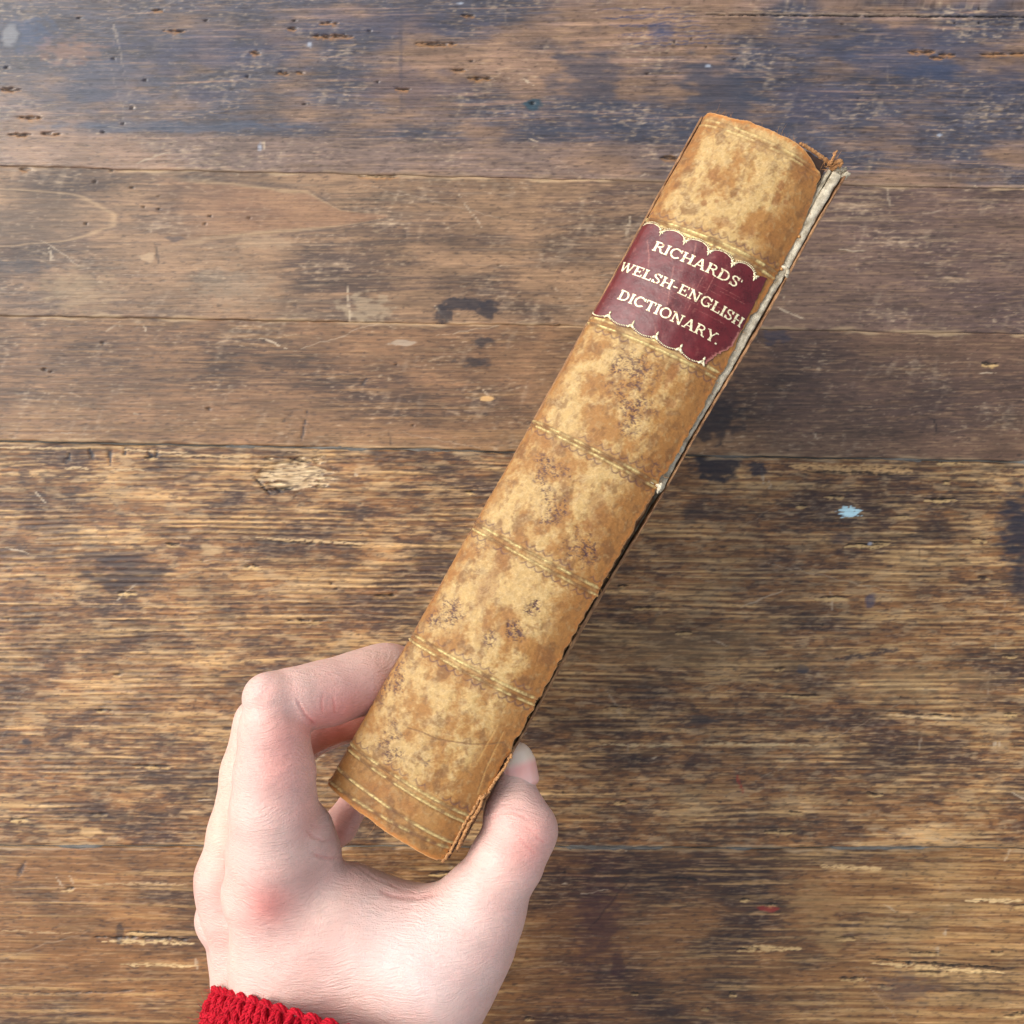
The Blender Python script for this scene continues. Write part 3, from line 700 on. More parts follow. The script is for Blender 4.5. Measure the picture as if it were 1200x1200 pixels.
# rolled leather rim left round the torn corner, with frayed cords
m_suede, t, b = new_mat('orange_suede_edge')
nz = noise(t, mapping(t, (1, 1, 1)), 1800, 5, .6); cr = N(t, 'ShaderNodeValToRGB'); t.links.new(nz, cr.inputs[0])
cr.color_ramp.elements[0].color = (.22, .085, .025, 1); cr.color_ramp.elements[1].color = (.62, .32, .12, 1)
cr.color_ramp.elements[0].position = .3; cr.color_ramp.elements[1].position = .7
t.links.new(cr.outputs[0], b.inputs['Base Color']); b.inputs['Roughness'].default_value = .85; bump(t, b, nz, .8, .0004)
def path(pts, n=24, seed=0, j=.01):
    pts = np.array(pts, float); tt = np.linspace(0, 1, len(pts)); q = np.linspace(0, 1, n)
    p = np.stack([np.interp(q, tt, pts[:, i]) for i in range(3)], 1)
    k = np.array([.25, .5, .25])
    for _ in range(3):
        p[1:-1] = .25 * p[:-2] + .5 * p[1:-1] + .25 * p[2:]
    return p + j * np.stack([pnoise(q * n / 2, q * 0 + i, seed + i) for i in range(3)], 1)
mb = MB()
mb.tube(path([P(938, 168, 29.35), P(950, 175, 29.45), P(960, 182, 29.5), P(968, 188, 29.6), P(974, 193, 29.7)], 40, 5, .02), np.linspace(.05, .07, 40) * (1 + .3 * pnoise(np.arange(40) / 3., np.zeros(40), 9)), 10)
put(mb.build('torn_leather_rim', m_suede), book)
mb = MB()
for k_, (pts, r0, r1) in enumerate([([P(972, 194, 29.6), P(975, 188, 29.5), P(978, 182, 29.4), P(981, 176, 29.4)], .055, .02), ([P(971, 194, 29.7), P(974, 190, 29.6), P(977, 184, 29.5), P(977, 178, 29.5)], .04, .012),
        ([P(973, 197, 29.7), P(978, 191, 29.6), P(984, 188, 29.5), P(987, 190, 29.5), P(984, 195, 29.6)], .075, .045), ([P(974, 199, 29.7), P(980, 195, 29.6), P(984, 193, 29.6)], .06, .03)]):
    mb.tube(path(pts, 26, 20 + k_, .03), np.linspace(r0, r1, 26), 8)
r2 = np.random.default_rng(5)
for k_ in range(26):
    a0 = P(972 + r2.uniform(-6, 10), 192 + r2.uniform(-4, 8), 29.55)
    mb.tube(path([a0, a0 + r2.normal(0, .08, 3) + [.03, .05, .05], a0 + r2.normal(0, .15, 3) + [.05, .1, .05]], 8, 40 + k_, .01), np.linspace(.009, .003, 8), 4)
put(mb.build('frayed_cord', m_suede), book)
# frayed fibres along the torn edges
mb = MB()
for k_ in range(420):
    side = r2.random()
    if side < .55: s0, t0 = 1.0 + float(np.interp((tq := r2.uniform(.06, 1)), EDGE_T, EDGE_V)), tq; dv = AC
    elif side < .8: s0, t0 = r2.uniform(0, .8), -.004; dv = -AX
    else: s0, t0 = r2.uniform(0, 1), 1.002; dv = AX
    a0 = surf(np.array(s0), np.array(t0), np.array(-.03)); L = r2.exponential(.05) + .02
    d1 = dv * r2.uniform(.2, 1) + r2.normal(0, .6, 3); d2 = d1 + r2.normal(0, .7, 3)
    mb.tube([a0, a0 + d1 * L * .5, a0 + d1 * L * .5 + d2 * L * .5], [.006, .005, .002], 3)
o = mb.build('leather_fibres', m_suede); o['kind'] = 'stuff'; put(o, book)

# ------------------------------------------------------------------ boards and pages
OH, OT = P(991.5, 207, 29.5), P(537, 999, 30.1)
axR = OT - OH; LR = np.linalg.norm(axR); axR /= LR
DN = np.array([0, 0, -1.0])
inR = np.cross(axR, DN); inR /= np.linalg.norm(inR)
if inR[0] > 0: inR = -inR
def slab(name, o0, ax, L, inn, dep, x0, x1, z0, z1, mat, rag=.02, nL=260, seed=0, zfun=None, xfun=None, attrs=None):
    """board-like slab: along ax, thickness along inn (x0..x1 cm), going down from z0 to z1 cm"""
    ring = [(x0, z1), (x0, (z0 + z1) / 2), (x0, z0 + .5), (x0, z0 + .12), (x0 + .015, z0 + .02), (x0 + (x1 - x0) * .25, z0), (x0 + (x1 - x0) * .5, z0), (x0 + (x1 - x0) * .75, z0), (x1 - .015, z0 + .02), (x1, z0 + .12), (x1, z0 + .5), (x1, (z0 + z1) / 2), (x1, z1)]
    q = np.linspace(0, 1, nL); V = []
    for i, (x, z) in enumerate(ring):
        near = math.exp(-max(0, z - z0) / .25)
        n1 = fbm(q * L * 3.0, q * 0 + i * .6, 4, seed, .6) * rag * near
        n2 = fbm(q * L * 3.0, q * 0 + i * .6 + 50, 3, seed + 3, .6) * rag * .7 * near
        zz = z + n1 + (zfun(q) * near if zfun is not None else 0); xx = x + n2 + (xfun(q, i) * near if xfun is not None else 0)
        V.append(o0 + np.outer(q * L, ax) + np.outer(xx, inn) + np.outer(zz, dep))
    V = np.stack(V, 1); nr, nc = V.shape[:2]; V = V.reshape(-1, 3)
    F = [tuple(r) for r in grid_faces(nr, nc)] + [tuple(range(nc)), tuple((nr - 1) * nc + j for j in range(nc))[::-1]]
    F += [(i * nc, (i + 1) * nc, (i + 1) * nc + nc - 1, i * nc + nc - 1) for i in range(nr - 1)]
    o = mesh_obj(name, W(V), F, mat, None, True)
    for k in (nr - 1) * (nc - 1), (nr - 1) * (nc - 1) + 1: o.data.polygons[k].use_smooth = False
    return o
m_core, t, b = new_mat('pale_board_core')
v1 = mapping(t, (1, 1, 1)); n1 = noise(t, v1, 350, 5, .65); n2 = noise(t, v1, 2200, 4, .6)
cr = N(t, 'ShaderNodeValToRGB'); t.links.new(n1, cr.inputs[0])
e = cr.color_ramp.elements; e[0].position = .3; e[1].position = .62
e[0].color = (.27, .21, .13, 1); e[1].color = (.68, .60, .44, 1)
t.links.new(mulcol(t, cr.outputs[0], maprange(t, n2, .25, .75, .75, 1.15)), b.inputs['Base Color']); b.inputs['Roughness'].default_value = .8
bump(t, b, math_n(t, 'ADD', n1, n2), .7, .0005)
m_cover, t, b = new_mat('board_leather')
v1 = mapping(t, (1, 1, 1)); n1 = noise(t, v1, 260, 5, .6); n2 = noise(t, v1, 1900, 4, .6)
cr = N(t, 'ShaderNodeValToRGB'); t.links.new(n1, cr.inputs[0])
e = cr.color_ramp.elements; e[0].position = .35; e[1].position = .7
e[0].color = (.17, .075, .03, 1); e[1].color = (.46, .25, .11, 1)
t.links.new(mulcol(t, cr.outputs[0], maprange(t, n2, .25, .75, .75, 1.15)), b.inputs['Base Color']); b.inputs['Roughness'].default_value = .7
bump(t, b, math_n(t, 'ADD', n1, n2), .6, .0004)

fb = empty('front_board', tuple(W(OH))); fb = put(fb, book)
def putc(o, part):
    o.parent = part; o.location = Vector(o.location) - part.location - book.location; return o
drop = lambda q: .02 + .55 * sstep(.455, .475, q) - .45 * np.exp(-((q - .462) / .006) ** 2)
bend = lambda q: .03 * np.sin(q * 21) - .02 + .12 * sstep(.42, .6, q) * sstep(.97, .85, q)
putc(slab('board_cover', OH, axR, LR, inR, DN, 0.0, .085, 0, 13.6, m_cover, .035, 420, 700, xfun=lambda q, i: bend(q)), fb)
xe = .105
for k_ in range(2):      # the board is pasted up from sheets that have come apart at the edge
    wk = [.30, .14][k_]; zz0 = [-.01, .03][k_]
    putc(slab('board_layer', OH + axR * (.03 + .05 * ((k_ * 37) % 5) / 5), axR, LR - .1, inR, DN, xe, xe + wk, zz0, 13.5, m_core, .045, 420, 720 + 9 * k_, zfun=drop, xfun=lambda q, i, k_=k_: .018 * np.sin(q * (37 + 5 * k_) + k_) + .5 * (bend(q) + .02)), fb)
    xe += wk + .001
putc(slab('joint_leather', OH + axR * LR * .475, axR, LR * .52, inR, DN, .13, .60, .06, 1.2, m_cover, .05, 300, 777, xfun=lambda q, i: .1 + 0 * q), fb)
mb = MB()   # splintered head of the board core
for k_ in range(9):
    a0 = P(976 + r2.uniform(0, 13), 203 + r2.uniform(-3, 6), 29.8)
    mb.tube(path([a0, a0 + [.06, .06, .05], a0 + [.1 + r2.uniform(-.1, .06), .1, .08]], 10, 60 + k_, .03), np.linspace(.085, .05, 10) * r2.uniform(.7, 1.3), 7)
putc(mb.build('torn_board_tip', m_core), fb)
# loose inner hinge paper along the joint
mb = MB()
for (p0, p1, w_) in [((972, 198), (924, 300), .05), ((924, 306), (905, 332), .05), ((893, 357), (872, 397), .03), ((853, 436), (800, 520), .035)]:
    mb.tube(path([P(*p0, 29.75), P((p0[0] + p1[0]) / 2 + .8, (p0[1] + p1[1]) / 2, 29.75), P(*p1, 29.75)], 40, int(p0[0]), .025), w_ * (1 + .4 * pnoise(np.arange(40) / 4., np.zeros(40), int(p0[1]))), 8)
mb.tube(path([P(776, 566, 29.4), P(773, 572, 29.35), P(770, 578, 29.4)], 14, 5, .02), np.array([.03, .05, .07, .08, .09, .09, .09, .085, .08, .075, .07, .05, .04, .02]) * .65, 9)
mb.tube(path([P(918, 311, 29.35), P(924, 318, 29.3), P(921, 324, 29.4)], 14, 5, .02), .06, 9)
putc(mb.build('hinge_paper', m_core), fb)
# ragged tail of the joint: two torn leather lips
mb = MB()
for (pts, w_) in [([(568, 930), (560, 950), (552, 962), (545, 975), (540, 986), (536, 995)], .05), ([(564, 932), (556, 948), (546, 962), (538, 978), (530, 994), (519, 1010)], .045), ([(600, 884), (590, 902), (580, 915), (572, 928)], .04)]:
    mb.tube(path([P(x, y, 29.45) for x, y in pts], 50, int(pts[0][1]), .05), w_ * (1 + .4 * pnoise(np.arange(50) / 3., np.zeros(50), 8)), 7)
putc(mb.build('torn_joint_lip', m_suede), fb)

BH, BT = P(821.5, 136, 31.1), P(391, 914, 32.0)
axL = BT - BH; LL = np.linalg.norm(axL); axL /= LL
inL = np.cross(axL, DN); inL /= np.linalg.norm(inL)
if inL[0] < 0: inL = -inL
bb = empty('back_board', tuple(W(BH))); bb = put(bb, book)
putc(slab('board_cover', BH, axL, LL, inL, DN, 0, .085, 0, 12.3, m_cover, .03, 200, 740), bb)
putc(slab('board_core', BH + axL * .03, axL, LL - .1, inL, DN, .088, .40, .05, 12.2, m_core, .03, 200, 760), bb)

m_pages, t, b = new_mat('aged_pages')
n1 = noise(t, mapping(t, (1, 1, 1)), 60, 5); cr = N(t, 'ShaderNodeValToRGB'); t.links.new(n1, cr.inputs[0])
cr.color_ramp.elements[0].color = (.35, .28, .18, 1); cr.color_ramp.elements[1].color = (.6, .52, .38, 1)
t.links.new(cr.outputs[0], b.inputs['Base Color']); b.inputs['Roughness'].default_value = .85
# gatherings of pages: thin slabs side by side between the boards
pg = empty('text_block', tuple(W((OH + BH) / 2))); pg = put(pg, book)
nb = 34
for k_ in range(nb):
    a0, a1 = (k_ + .04) / nb, (k_ + .96) / nb
    L0, L1 = BH + inL * .43 + axL * .35, BT + inL * .43 - axL * .35
    R0, R1 = OH + inR * .55 + axR * .35, OT + inR * .55 - axR * .35
    R0 = R0 * 1; jz = r2.uniform(-.03, .03)
    dz = 1.7 - .45 * math.sin(math.pi * (k_ + .5) / nb)
    V = []
    for aa in (a0, a1):
        for (p, q_) in ((L0, R0), (L1, R1)):
            c = p + (q_ - p) * aa
            for z in (-(30.2 + dz), -(43.1 + jz)): V.append([c[0], c[1], z])
    F = [(0, 1, 3, 2), (4, 6, 7, 5), (0, 4, 5, 1), (2, 3, 7, 6), (0, 2, 6, 4), (1, 5, 7, 3)]
    putc(mesh_obj('page_gathering', W(V), F, m_pages, None, False), pg)

# ------------------------------------------------------------------ title label and lettering
m_label, t, b = new_mat('maroon_label_leather')
v1 = mapping(t, (1, 1, 1)); n1 = noise(t, v1, 240, 5, .6); n2 = noise(t, v1, 1800, 4, .6)
wear = attr(t, 'wear')
cr = N(t, 'ShaderNodeValToRGB'); t.links.new(n1, cr.inputs[0])
e = cr.color_ramp.elements; e[0].position = .3; e[1].position = .75
e[0].color = (.07, .004, .006, 1); e[1].color = (.145, .010, .013, 1)
mx = N(t, 'ShaderNodeMix', data_type='RGBA'); t.links.new(wear.outputs['Fac'], mx.inputs[0]); t.links.new(cr.outputs[0], mx.inputs[6]); mx.inputs[7].default_value = (.45, .17, .13, 1)
t.links.new(mulcol(t, mx.outputs[2], maprange(t, n2, .25, .75, .8, 1.2)), b.inputs['Base Color'])
t.links.new(maprange(t, n1, .3, .7, .24, .36), b.inputs['Roughness'])
b.inputs['Coat Weight'].default_value = .15; b.inputs['Coat Roughness'].default_value = .3
bump(t, b, n2, .35, .00012)
NS = 5      # swags
topc = [st(776, 272), st(805, 283), st(832, 295), st(860, 309), st(885, 324)]
botc = [st(714, 370), st(740, 381), st(769, 393), st(796, 408), st(823, 424)]
def row_line(cs): 
    a = np.polyfit([c[0] for c in cs], [c[1] for c in cs], 1); return lambda s: a[0] * s + a[1]
tline, bline = row_line(topc), row_line(botc)
sp_t = (topc[-1][0] - topc[0][0]) / 4; sp_b = (botc[-1][0] - botc[0][0]) / 4
def top_edge(s):
    f_ = ((s - topc[0][0]) / sp_t) % 1.0
    return tline(s) - 5.8 * PXT * np.abs(np.sin(np.pi * f_)) ** .75
def bot_edge(s):
    f_ = ((s - botc[0][0]) / sp_b) % 1.0
    return bline(s) + (3.0 + 3.8 * np.abs(np.sin(np.pi * f_)) ** .9) * PXT
nls, nlt = 210, 180
uu, vv = np.meshgrid(np.linspace(0, 1, nls), np.linspace(0, 1, nlt))
sright = 1.04 + .006 * fbm(vv * 20, vv * 0, 3, 800) + .012 * sstep(0, .5, vv) - .10 * sstep(.66, 1.0, vv) - .02 * sstep(.7, .76, vv) + .012 * fbm(vv * 40, vv * 0, 3, 803) * sstep(.6, .7, vv)
s_ = -.055 + (sright + .055) * uu
t_ = top_edge(s_) + (bot_edge(s_) - top_edge(s_)) * vv
wearf = .8 * sstep(.02, -.0, sright - s_ - .004 + .005 * fbm(t_ * 500, s_ * 60, 2, 804)) * (vv > .55) + .16 * sstep(.4, .8, fbm(s_ * 22, t_ * 110, 4, 805))
def lcrack(pts, w=.5):
    global wearf
    pp = np.array([st(*p) for p in pts]); q = np.linspace(0, 1, 60); tt = np.linspace(0, 1, len(pp))
    cs, ct = np.interp(q, tt, pp[:, 0]), np.interp(q, tt, pp[:, 1]); cs = cs + .004 * pnoise(q * 9, q * 0, 7)
    d = np.full(s_.shape, 1e9)
    for i in range(60): d = np.minimum(d, np.hypot((s_ - cs[i]) / PXS, (t_ - ct[i]) / PXT))
    wearf = np.maximum(wearf, sstep(w * 1.6, w * .3, d) * (.22 + .3 * sstep(-.2, .3, fbm(s_ * 90, t_ * 400, 2, 806))))
for pp_ in ([(759, 282), (761, 300), (760, 314)], [(790, 312), (786, 332), (784, 345), (782, 357)], [(816, 285), (813, 300)], [(768, 383), (769, 393)]): lcrack(pp_, .7)
for k_ in range(14):
    x0, y0 = r2.uniform(772, 850), r2.uniform(315, 375); L = r2.uniform(12, 40)
    lcrack([(x0, y0), (x0 + L * .86, y0 + L * .45)], .28)
for k_ in range(9):
    x0, y0 = r2.uniform(800, 850), r2.uniform(320, 350); L = r2.uniform(10, 32)
    lcrack([(x0, y0), (x0 - L * .45, y0 + L * .86)], .28)
lab = mesh_obj('title_label', W(surf(s_, t_, .026 + .003 * fbm(s_ * 14, t_ * 80, 3, 807)).reshape(-1, 3)), grid_faces(nlt, nls, True), m_label, None, True, {'wear': np.clip(wearf, 0, 1).ravel()})
so = lab.modifiers.new('thickness', 'SOLIDIFY'); so.thickness = .00022; so.offset = -1
put(lab, book)
lab['label'] = 'maroon title label'

m_gilt, t, b = new_mat('gilt')
v1 = mapping(t, (1, 1, 1)); n1 = noise(t, v1, 1500, 4, .6)
cr = N(t, 'ShaderNodeValToRGB'); t.links.new(n1, cr.inputs[0])
e = cr.color_ramp.elements; e[0].position = .34; e[1].position = .47
e[0].color = (.30, .15, .07, 1); e[1].color = (.86, .77, .50, 1)
t.links.new(cr.outputs[0], b.inputs['Base Color']); b.inputs['Metallic'].default_value = .35; b.inputs['Roughness'].default_value = .42
bump(t, b, n1, .3, .0001)

VB, HB = .17, .095      # thick and thin stroke
def arc(cx, cy, rx, ry, a0, a1, n=14):
    return [(cx + rx * math.cos(R(a0 + (a1 - a0) * i / (n - 1))), cy + ry * math.sin(R(a0 + (a1 - a0) * i / (n - 1)))) for i in range(n)]
def ser(x, y, w=.30): return ([(x - w / 2, y), (x + w / 2, y)], HB)
hb = HB / 2; lo, hi = hb, 1 - hb
G = {
 'I': (.36, [([(.18, 0), (.18, 1)], VB), ser(.18, lo), ser(.18, hi)]),
 'H': (.92, [([(.2, 0), (.2, 1)], VB), ([(.72, 0), (.72, 1)], VB), ([(.2, .5), (.72, .5)], HB), ser(.2, lo), ser(.2, hi), ser(.72, lo), ser(.72, hi)]),
 'R': (.88, [([(.2, 0), (.2, 1)], VB), ([(.05, hi), (.44, hi)] + arc(.44, .74, .2, .5 - .24 - hb + 0, 90, -90)[0:] + [(.2, .5)], .115), ([(.42, .5), (.56, .38), (.66, .1), (.8, lo), (.86, .07)], .13), ser(.2, lo)]),
 'C': (.86, [(arc(.46, .5, .34, .455, 42, 318, 26), .135), ([(.78, .70), (.78, 1.0)], .09), ([(.74, .17), (.76, .22)], .1)]),
 'A': (.92, [([(.16, 0.02), (.45, 1)], .095), ([(.45, 1), (.76, .02)], .165), ([(.27, .33), (.64, .33)], HB), ser(.14, lo, .28), ser(.76, lo, .30)]),
 'D': (.90, [([(.2, 0), (.2, 1)], VB), ([(.05, hi), (.40, hi)] + arc(.40, .5, .36, .455, 90, -90, 20) + [(.05, lo)], .12)]),
 'S': (.70, [([(.585, .72), (.50, .90), (.36, .955), (.20, .90), (.135, .76), (.19, .62), (.34, .53), (.50, .44), (.575, .28), (.52, .12), (.37, .045), (.20, .09), (.115, .27)], .13), ([(.60, .70), (.60, .99)], .075), ([(.10, .01), (.10, .30)], .075)]),
 'W': (1.24, [([(.14, 1), (.38, 0)], .155), ([(.38, 0), (.62, .95)], .09), ([(.60, .98), (.86, 0)], .155), ([(.86, 0), (1.1, 1)], .09), ser(.14, hi, .28), ser(1.1, hi, .26), ser(.6, hi, .2)]),
 'E': (.78, [([(.2, 0), (.2, 1)], VB), ([(.05, hi), (.70, hi)], HB), ([(.05, lo), (.72, lo)], HB), ([(.2, .51), (.50, .51)], HB), ([(.68, 1), (.68, .72)], .07), ([(.70, 0), (.70, .28)], .07), ([(.50, .38), (.50, .64)], .06)]),
 'L': (.76, [([(.2, 0), (.2, 1)], VB), ser(.2, hi), ([(.05, lo), (.70, lo)], HB), ([(.68, 0), (.68, .30)], .075)]),
 'N': (.96, [([(.2, 0), (.2, 1)], .09), ([(.18, 1), (.74, .02)], .165), ([(.76, 0), (.76, 1)], .09), ser(.2, lo), ser(.14, hi, .24), ser(.76, hi)]),
 'G': (.92, [(arc(.46, .5, .34, .455, 42, 330, 26), .135), ([(.78, .70), (.78, 1.0)], .09), ([(.74, .06), (.74, .44)], .14), ([(.56, .44), (.88, .44)], HB)]),
 'T': (.80, [([(.4, 0), (.4, 1)], VB), ([(.06, hi), (.74, hi)], HB), ([(.08, 1), (.08, .70)], .07), ([(.72, 1), (.72, .70)], .07), ser(.4, lo)]),
 'O': (.90, [(arc(.45, .5, .35, .455, 0, 368, 32), .135)]),
 'Y': (.88, [([(.14, 1), (.45, .46)], .155), ([(.76, 1), (.45, .46)], .09), ([(.45, 0), (.45, .5)], VB), ser(.14, hi, .27), ser(.77, hi, .25), ser(.45, lo)]),
 '-': (.46, [([(.06, .42), (.38, .42)], .12)]),
 '.': (.30, [([(.12, .0), (.12, .15)], .15)]),
 "'": (.24, [([(.12, .95), (.10, .72)], .085)]),
}
def ribbon(pts, w):
    pts = np.array(pts, float)
    if len(pts) == 2: pts = pts[0] + np.linspace(0, 1, 6)[:, None] * (pts[1] - pts[0])
    T_ = np.gradient(pts, axis=0); T_ /= np.linalg.norm(T_, axis=1)[:, None]
    nrm = np.stack([-T_[:, 1], T_[:, 0]], 1) * w / 2
    return pts + nrm, pts - nrm
zlev = [0]
def glyph_mesh(text, p0, p1, hgt, name):
    """text written between two reference points on the label (baseline), cap height in reference units"""
    s0, t0 = st(*p0); s1, t1 = st(*p1)
    total = sum(G[c][0] for c in text)
    e1 = np.array([(s1 - s0) / PXS, (t1 - t0) / PXT]); Lb = np.hypot(*e1); e1 /= Lb; e2 = np.array([e1[1], -e1[0]])
    sx = Lb / total; x = 0
    V, F = [], []; n = 0
    for c in text:
        adv, strokes = G[c]
        for pts, w in strokes:
            l, r_ = ribbon(pts, w)
            zlev[0] = (zlev[0] + 1) % 9
            for side, dz in ((0, .0), (1, .010)):
                for arr in (l, r_):
                    q = arr.copy(); gx = (x + q[:, 0]) * sx; gy = q[:, 1] * hgt
                    so_ = gx * e1[0] + gy * e2[0]; to_ = gx * e1[1] + gy * e2[1]
                    wob = .0006 * pnoise(so_ * 1.3, to_ * 1.3, 55)
                    V.append(surf(s0 + so_ * PXS + wob, t0 + to_ * PXT + wob * .2, .0265 + dz + .0006 * zlev[0] + 0 * so_))
            m = len(l)
            for i in range(m - 1):
                A, B_, D_, E_ = n, n + m, n + 2 * m, n + 3 * m
                F += [(D_ + i, E_ + i, E_ + i + 1, D_ + i + 1), (A + i, D_ + i, D_ + i + 1, A + i + 1), (B_ + i, B_ + i + 1, E_ + i + 1, E_ + i)]
            F += [(n, n + m, n + 3 * m, n + 2 * m), (n + m - 1, n + 3 * m - 1, n + 4 * m - 1, n + 2 * m - 1)]
            n += 4 * m
        x += adv
    return mesh_obj(name, W(np.concatenate(V)), F, m_gilt, None, False)
def under_label(o):
    o.parent = lab; o.location = Vector((0, 0, 0)) - lab.location - book.location
for o in (glyph_mesh("RICHARDS'", (763.5, 293.5), (866, 340), 12.0, 'lettering'),
          glyph_mesh('WELSH-ENGLISH', (726, 318), (867, 384.5), 11.6, 'lettering'),
          glyph_mesh('DICTIONARY.', (723, 350.5), (840, 405), 12.0, 'lettering')):
    under_label(o)
# gilt swags and fleurons
mbs = []
def on_label(pts, w, off_=.030):
    ps = np.array(pts); return surf(ps[:, 0], ps[:, 1], off_ + 0 * ps[:, 0])
mb = MB()
for k_ in range(-1, 6):
    # beaded swag below the lettering
    sc0 = botc[0][0] + k_ * sp_b
    for i in range(15):
        f_ = (i + .5) / 15; s0 = sc0 + sp_b * f_
        if s0 < -.03 or s0 > .9: continue
        t0 = bline(s0) + (1.0 + 4.4 * math.sin(math.pi * f_) ** 1.0) * PXT
        c = surf(np.array(s0), np.array(t0), np.array(.033)); mb.tube([c - AC * .016, c + AC * .016], [.021, .021], 6)
    # fleuron at each meeting point: three petals
    if 0 <= k_ < 5:
        for (dx, dy, w_) in ((0, -5.6, .040), (-4.2, 4.4, .044), (4.2, 4.2, .044), (0, 3.0, .034)):
            p = [(sc0, bline(sc0) - 1.0 * PXT), (sc0 + dx * .5 * PXS, bline(sc0) + (dy * .5) * PXT), (sc0 + dx * PXS, bline(sc0) + dy * PXT)]
            mb.tube(on_label(p, 0), [w_ * .5, w_, w_ * .45], 6)
o = mb.build('gilt_swag', m_gilt); under_label(o)
mb = MB()
for k_ in range(-1, 6):
    sc0 = topc[0][0] + k_ * sp_t
    # gilt outline of each lobe, doubled above
    for dd, w_, dot in ((-.2, .014, 0), (-2.2, .017, 1)):
        ps = [(s0, top_edge(np.array(s0)) + dd * PXT) for s0 in np.linspace(sc0 + .008, sc0 + sp_t - .008, 26) if -.03 < s0 < .97]
        if len(ps) > 3:
            if dot:
                q = on_label(ps, 0, .012)
                for i in range(0, len(q) - 1, 2): mb.tube([q[i], q[i + 1]], w_, 5)
            else: mb.tube(on_label(ps, 0, .024), w_, 5)
    if 0 <= k_ < 5:
        for (dx, dy, w_) in ((0, 5.6, .032), (-4.0, -2.4, .034), (4.0, -2.2, .034), (-2.6, 2.2, .024), (2.6, 2.2, .024)):
            t0 = tline(sc0)
            p = [(sc0, t0), (sc0 + dx * .55 * PXS, t0 + (dy * .5) * PXT), (sc0 + dx * PXS, t0 + dy * PXT)]
            mb.tube(on_label(p, 0), [w_ * .5, w_, w_ * .4], 6)
o = mb.build('gilt_scallop', m_gilt); under_label(o)

# ------------------------------------------------------------------ hand
def sd_cap(G_, a, b, ra, rb):
    """distance to a capsule whose radius runs from ra to rb (cm)"""
    ba = (b - a).astype(np.float32); L2 = float(ba @ ba) + 1e-9
    px, py, pz = G_[0] - a[0], G_[1] - a[1], G_[2] - a[2]
    h = np.clip((px * ba[0] + py * ba[1] + pz * ba[2]) / L2, 0, 1)
    return np.sqrt((px - h * ba[0]) ** 2 + (py - h * ba[1]) ** 2 + (pz - h * ba[2]) ** 2) - (ra + (rb - ra) * h)
def smin(a, b, k):
    h = np.clip(0.5 + 0.5 * (b - a) / k, 0, 1)
    return b + (a - b) * h - k * h * (1 - h)
def J(px, py, d, r): return (P(px, py, d), r * d / FL)      # joint: position and radius (reference units)
def chain(G_, js, k):
    out = None
    for (a, ra), (b, rb) in zip(js[:-1], js[1:]):
        q = sd_cap(G_, a, b, ra, rb); out = q if out is None else smin(out, q, k)
    return out

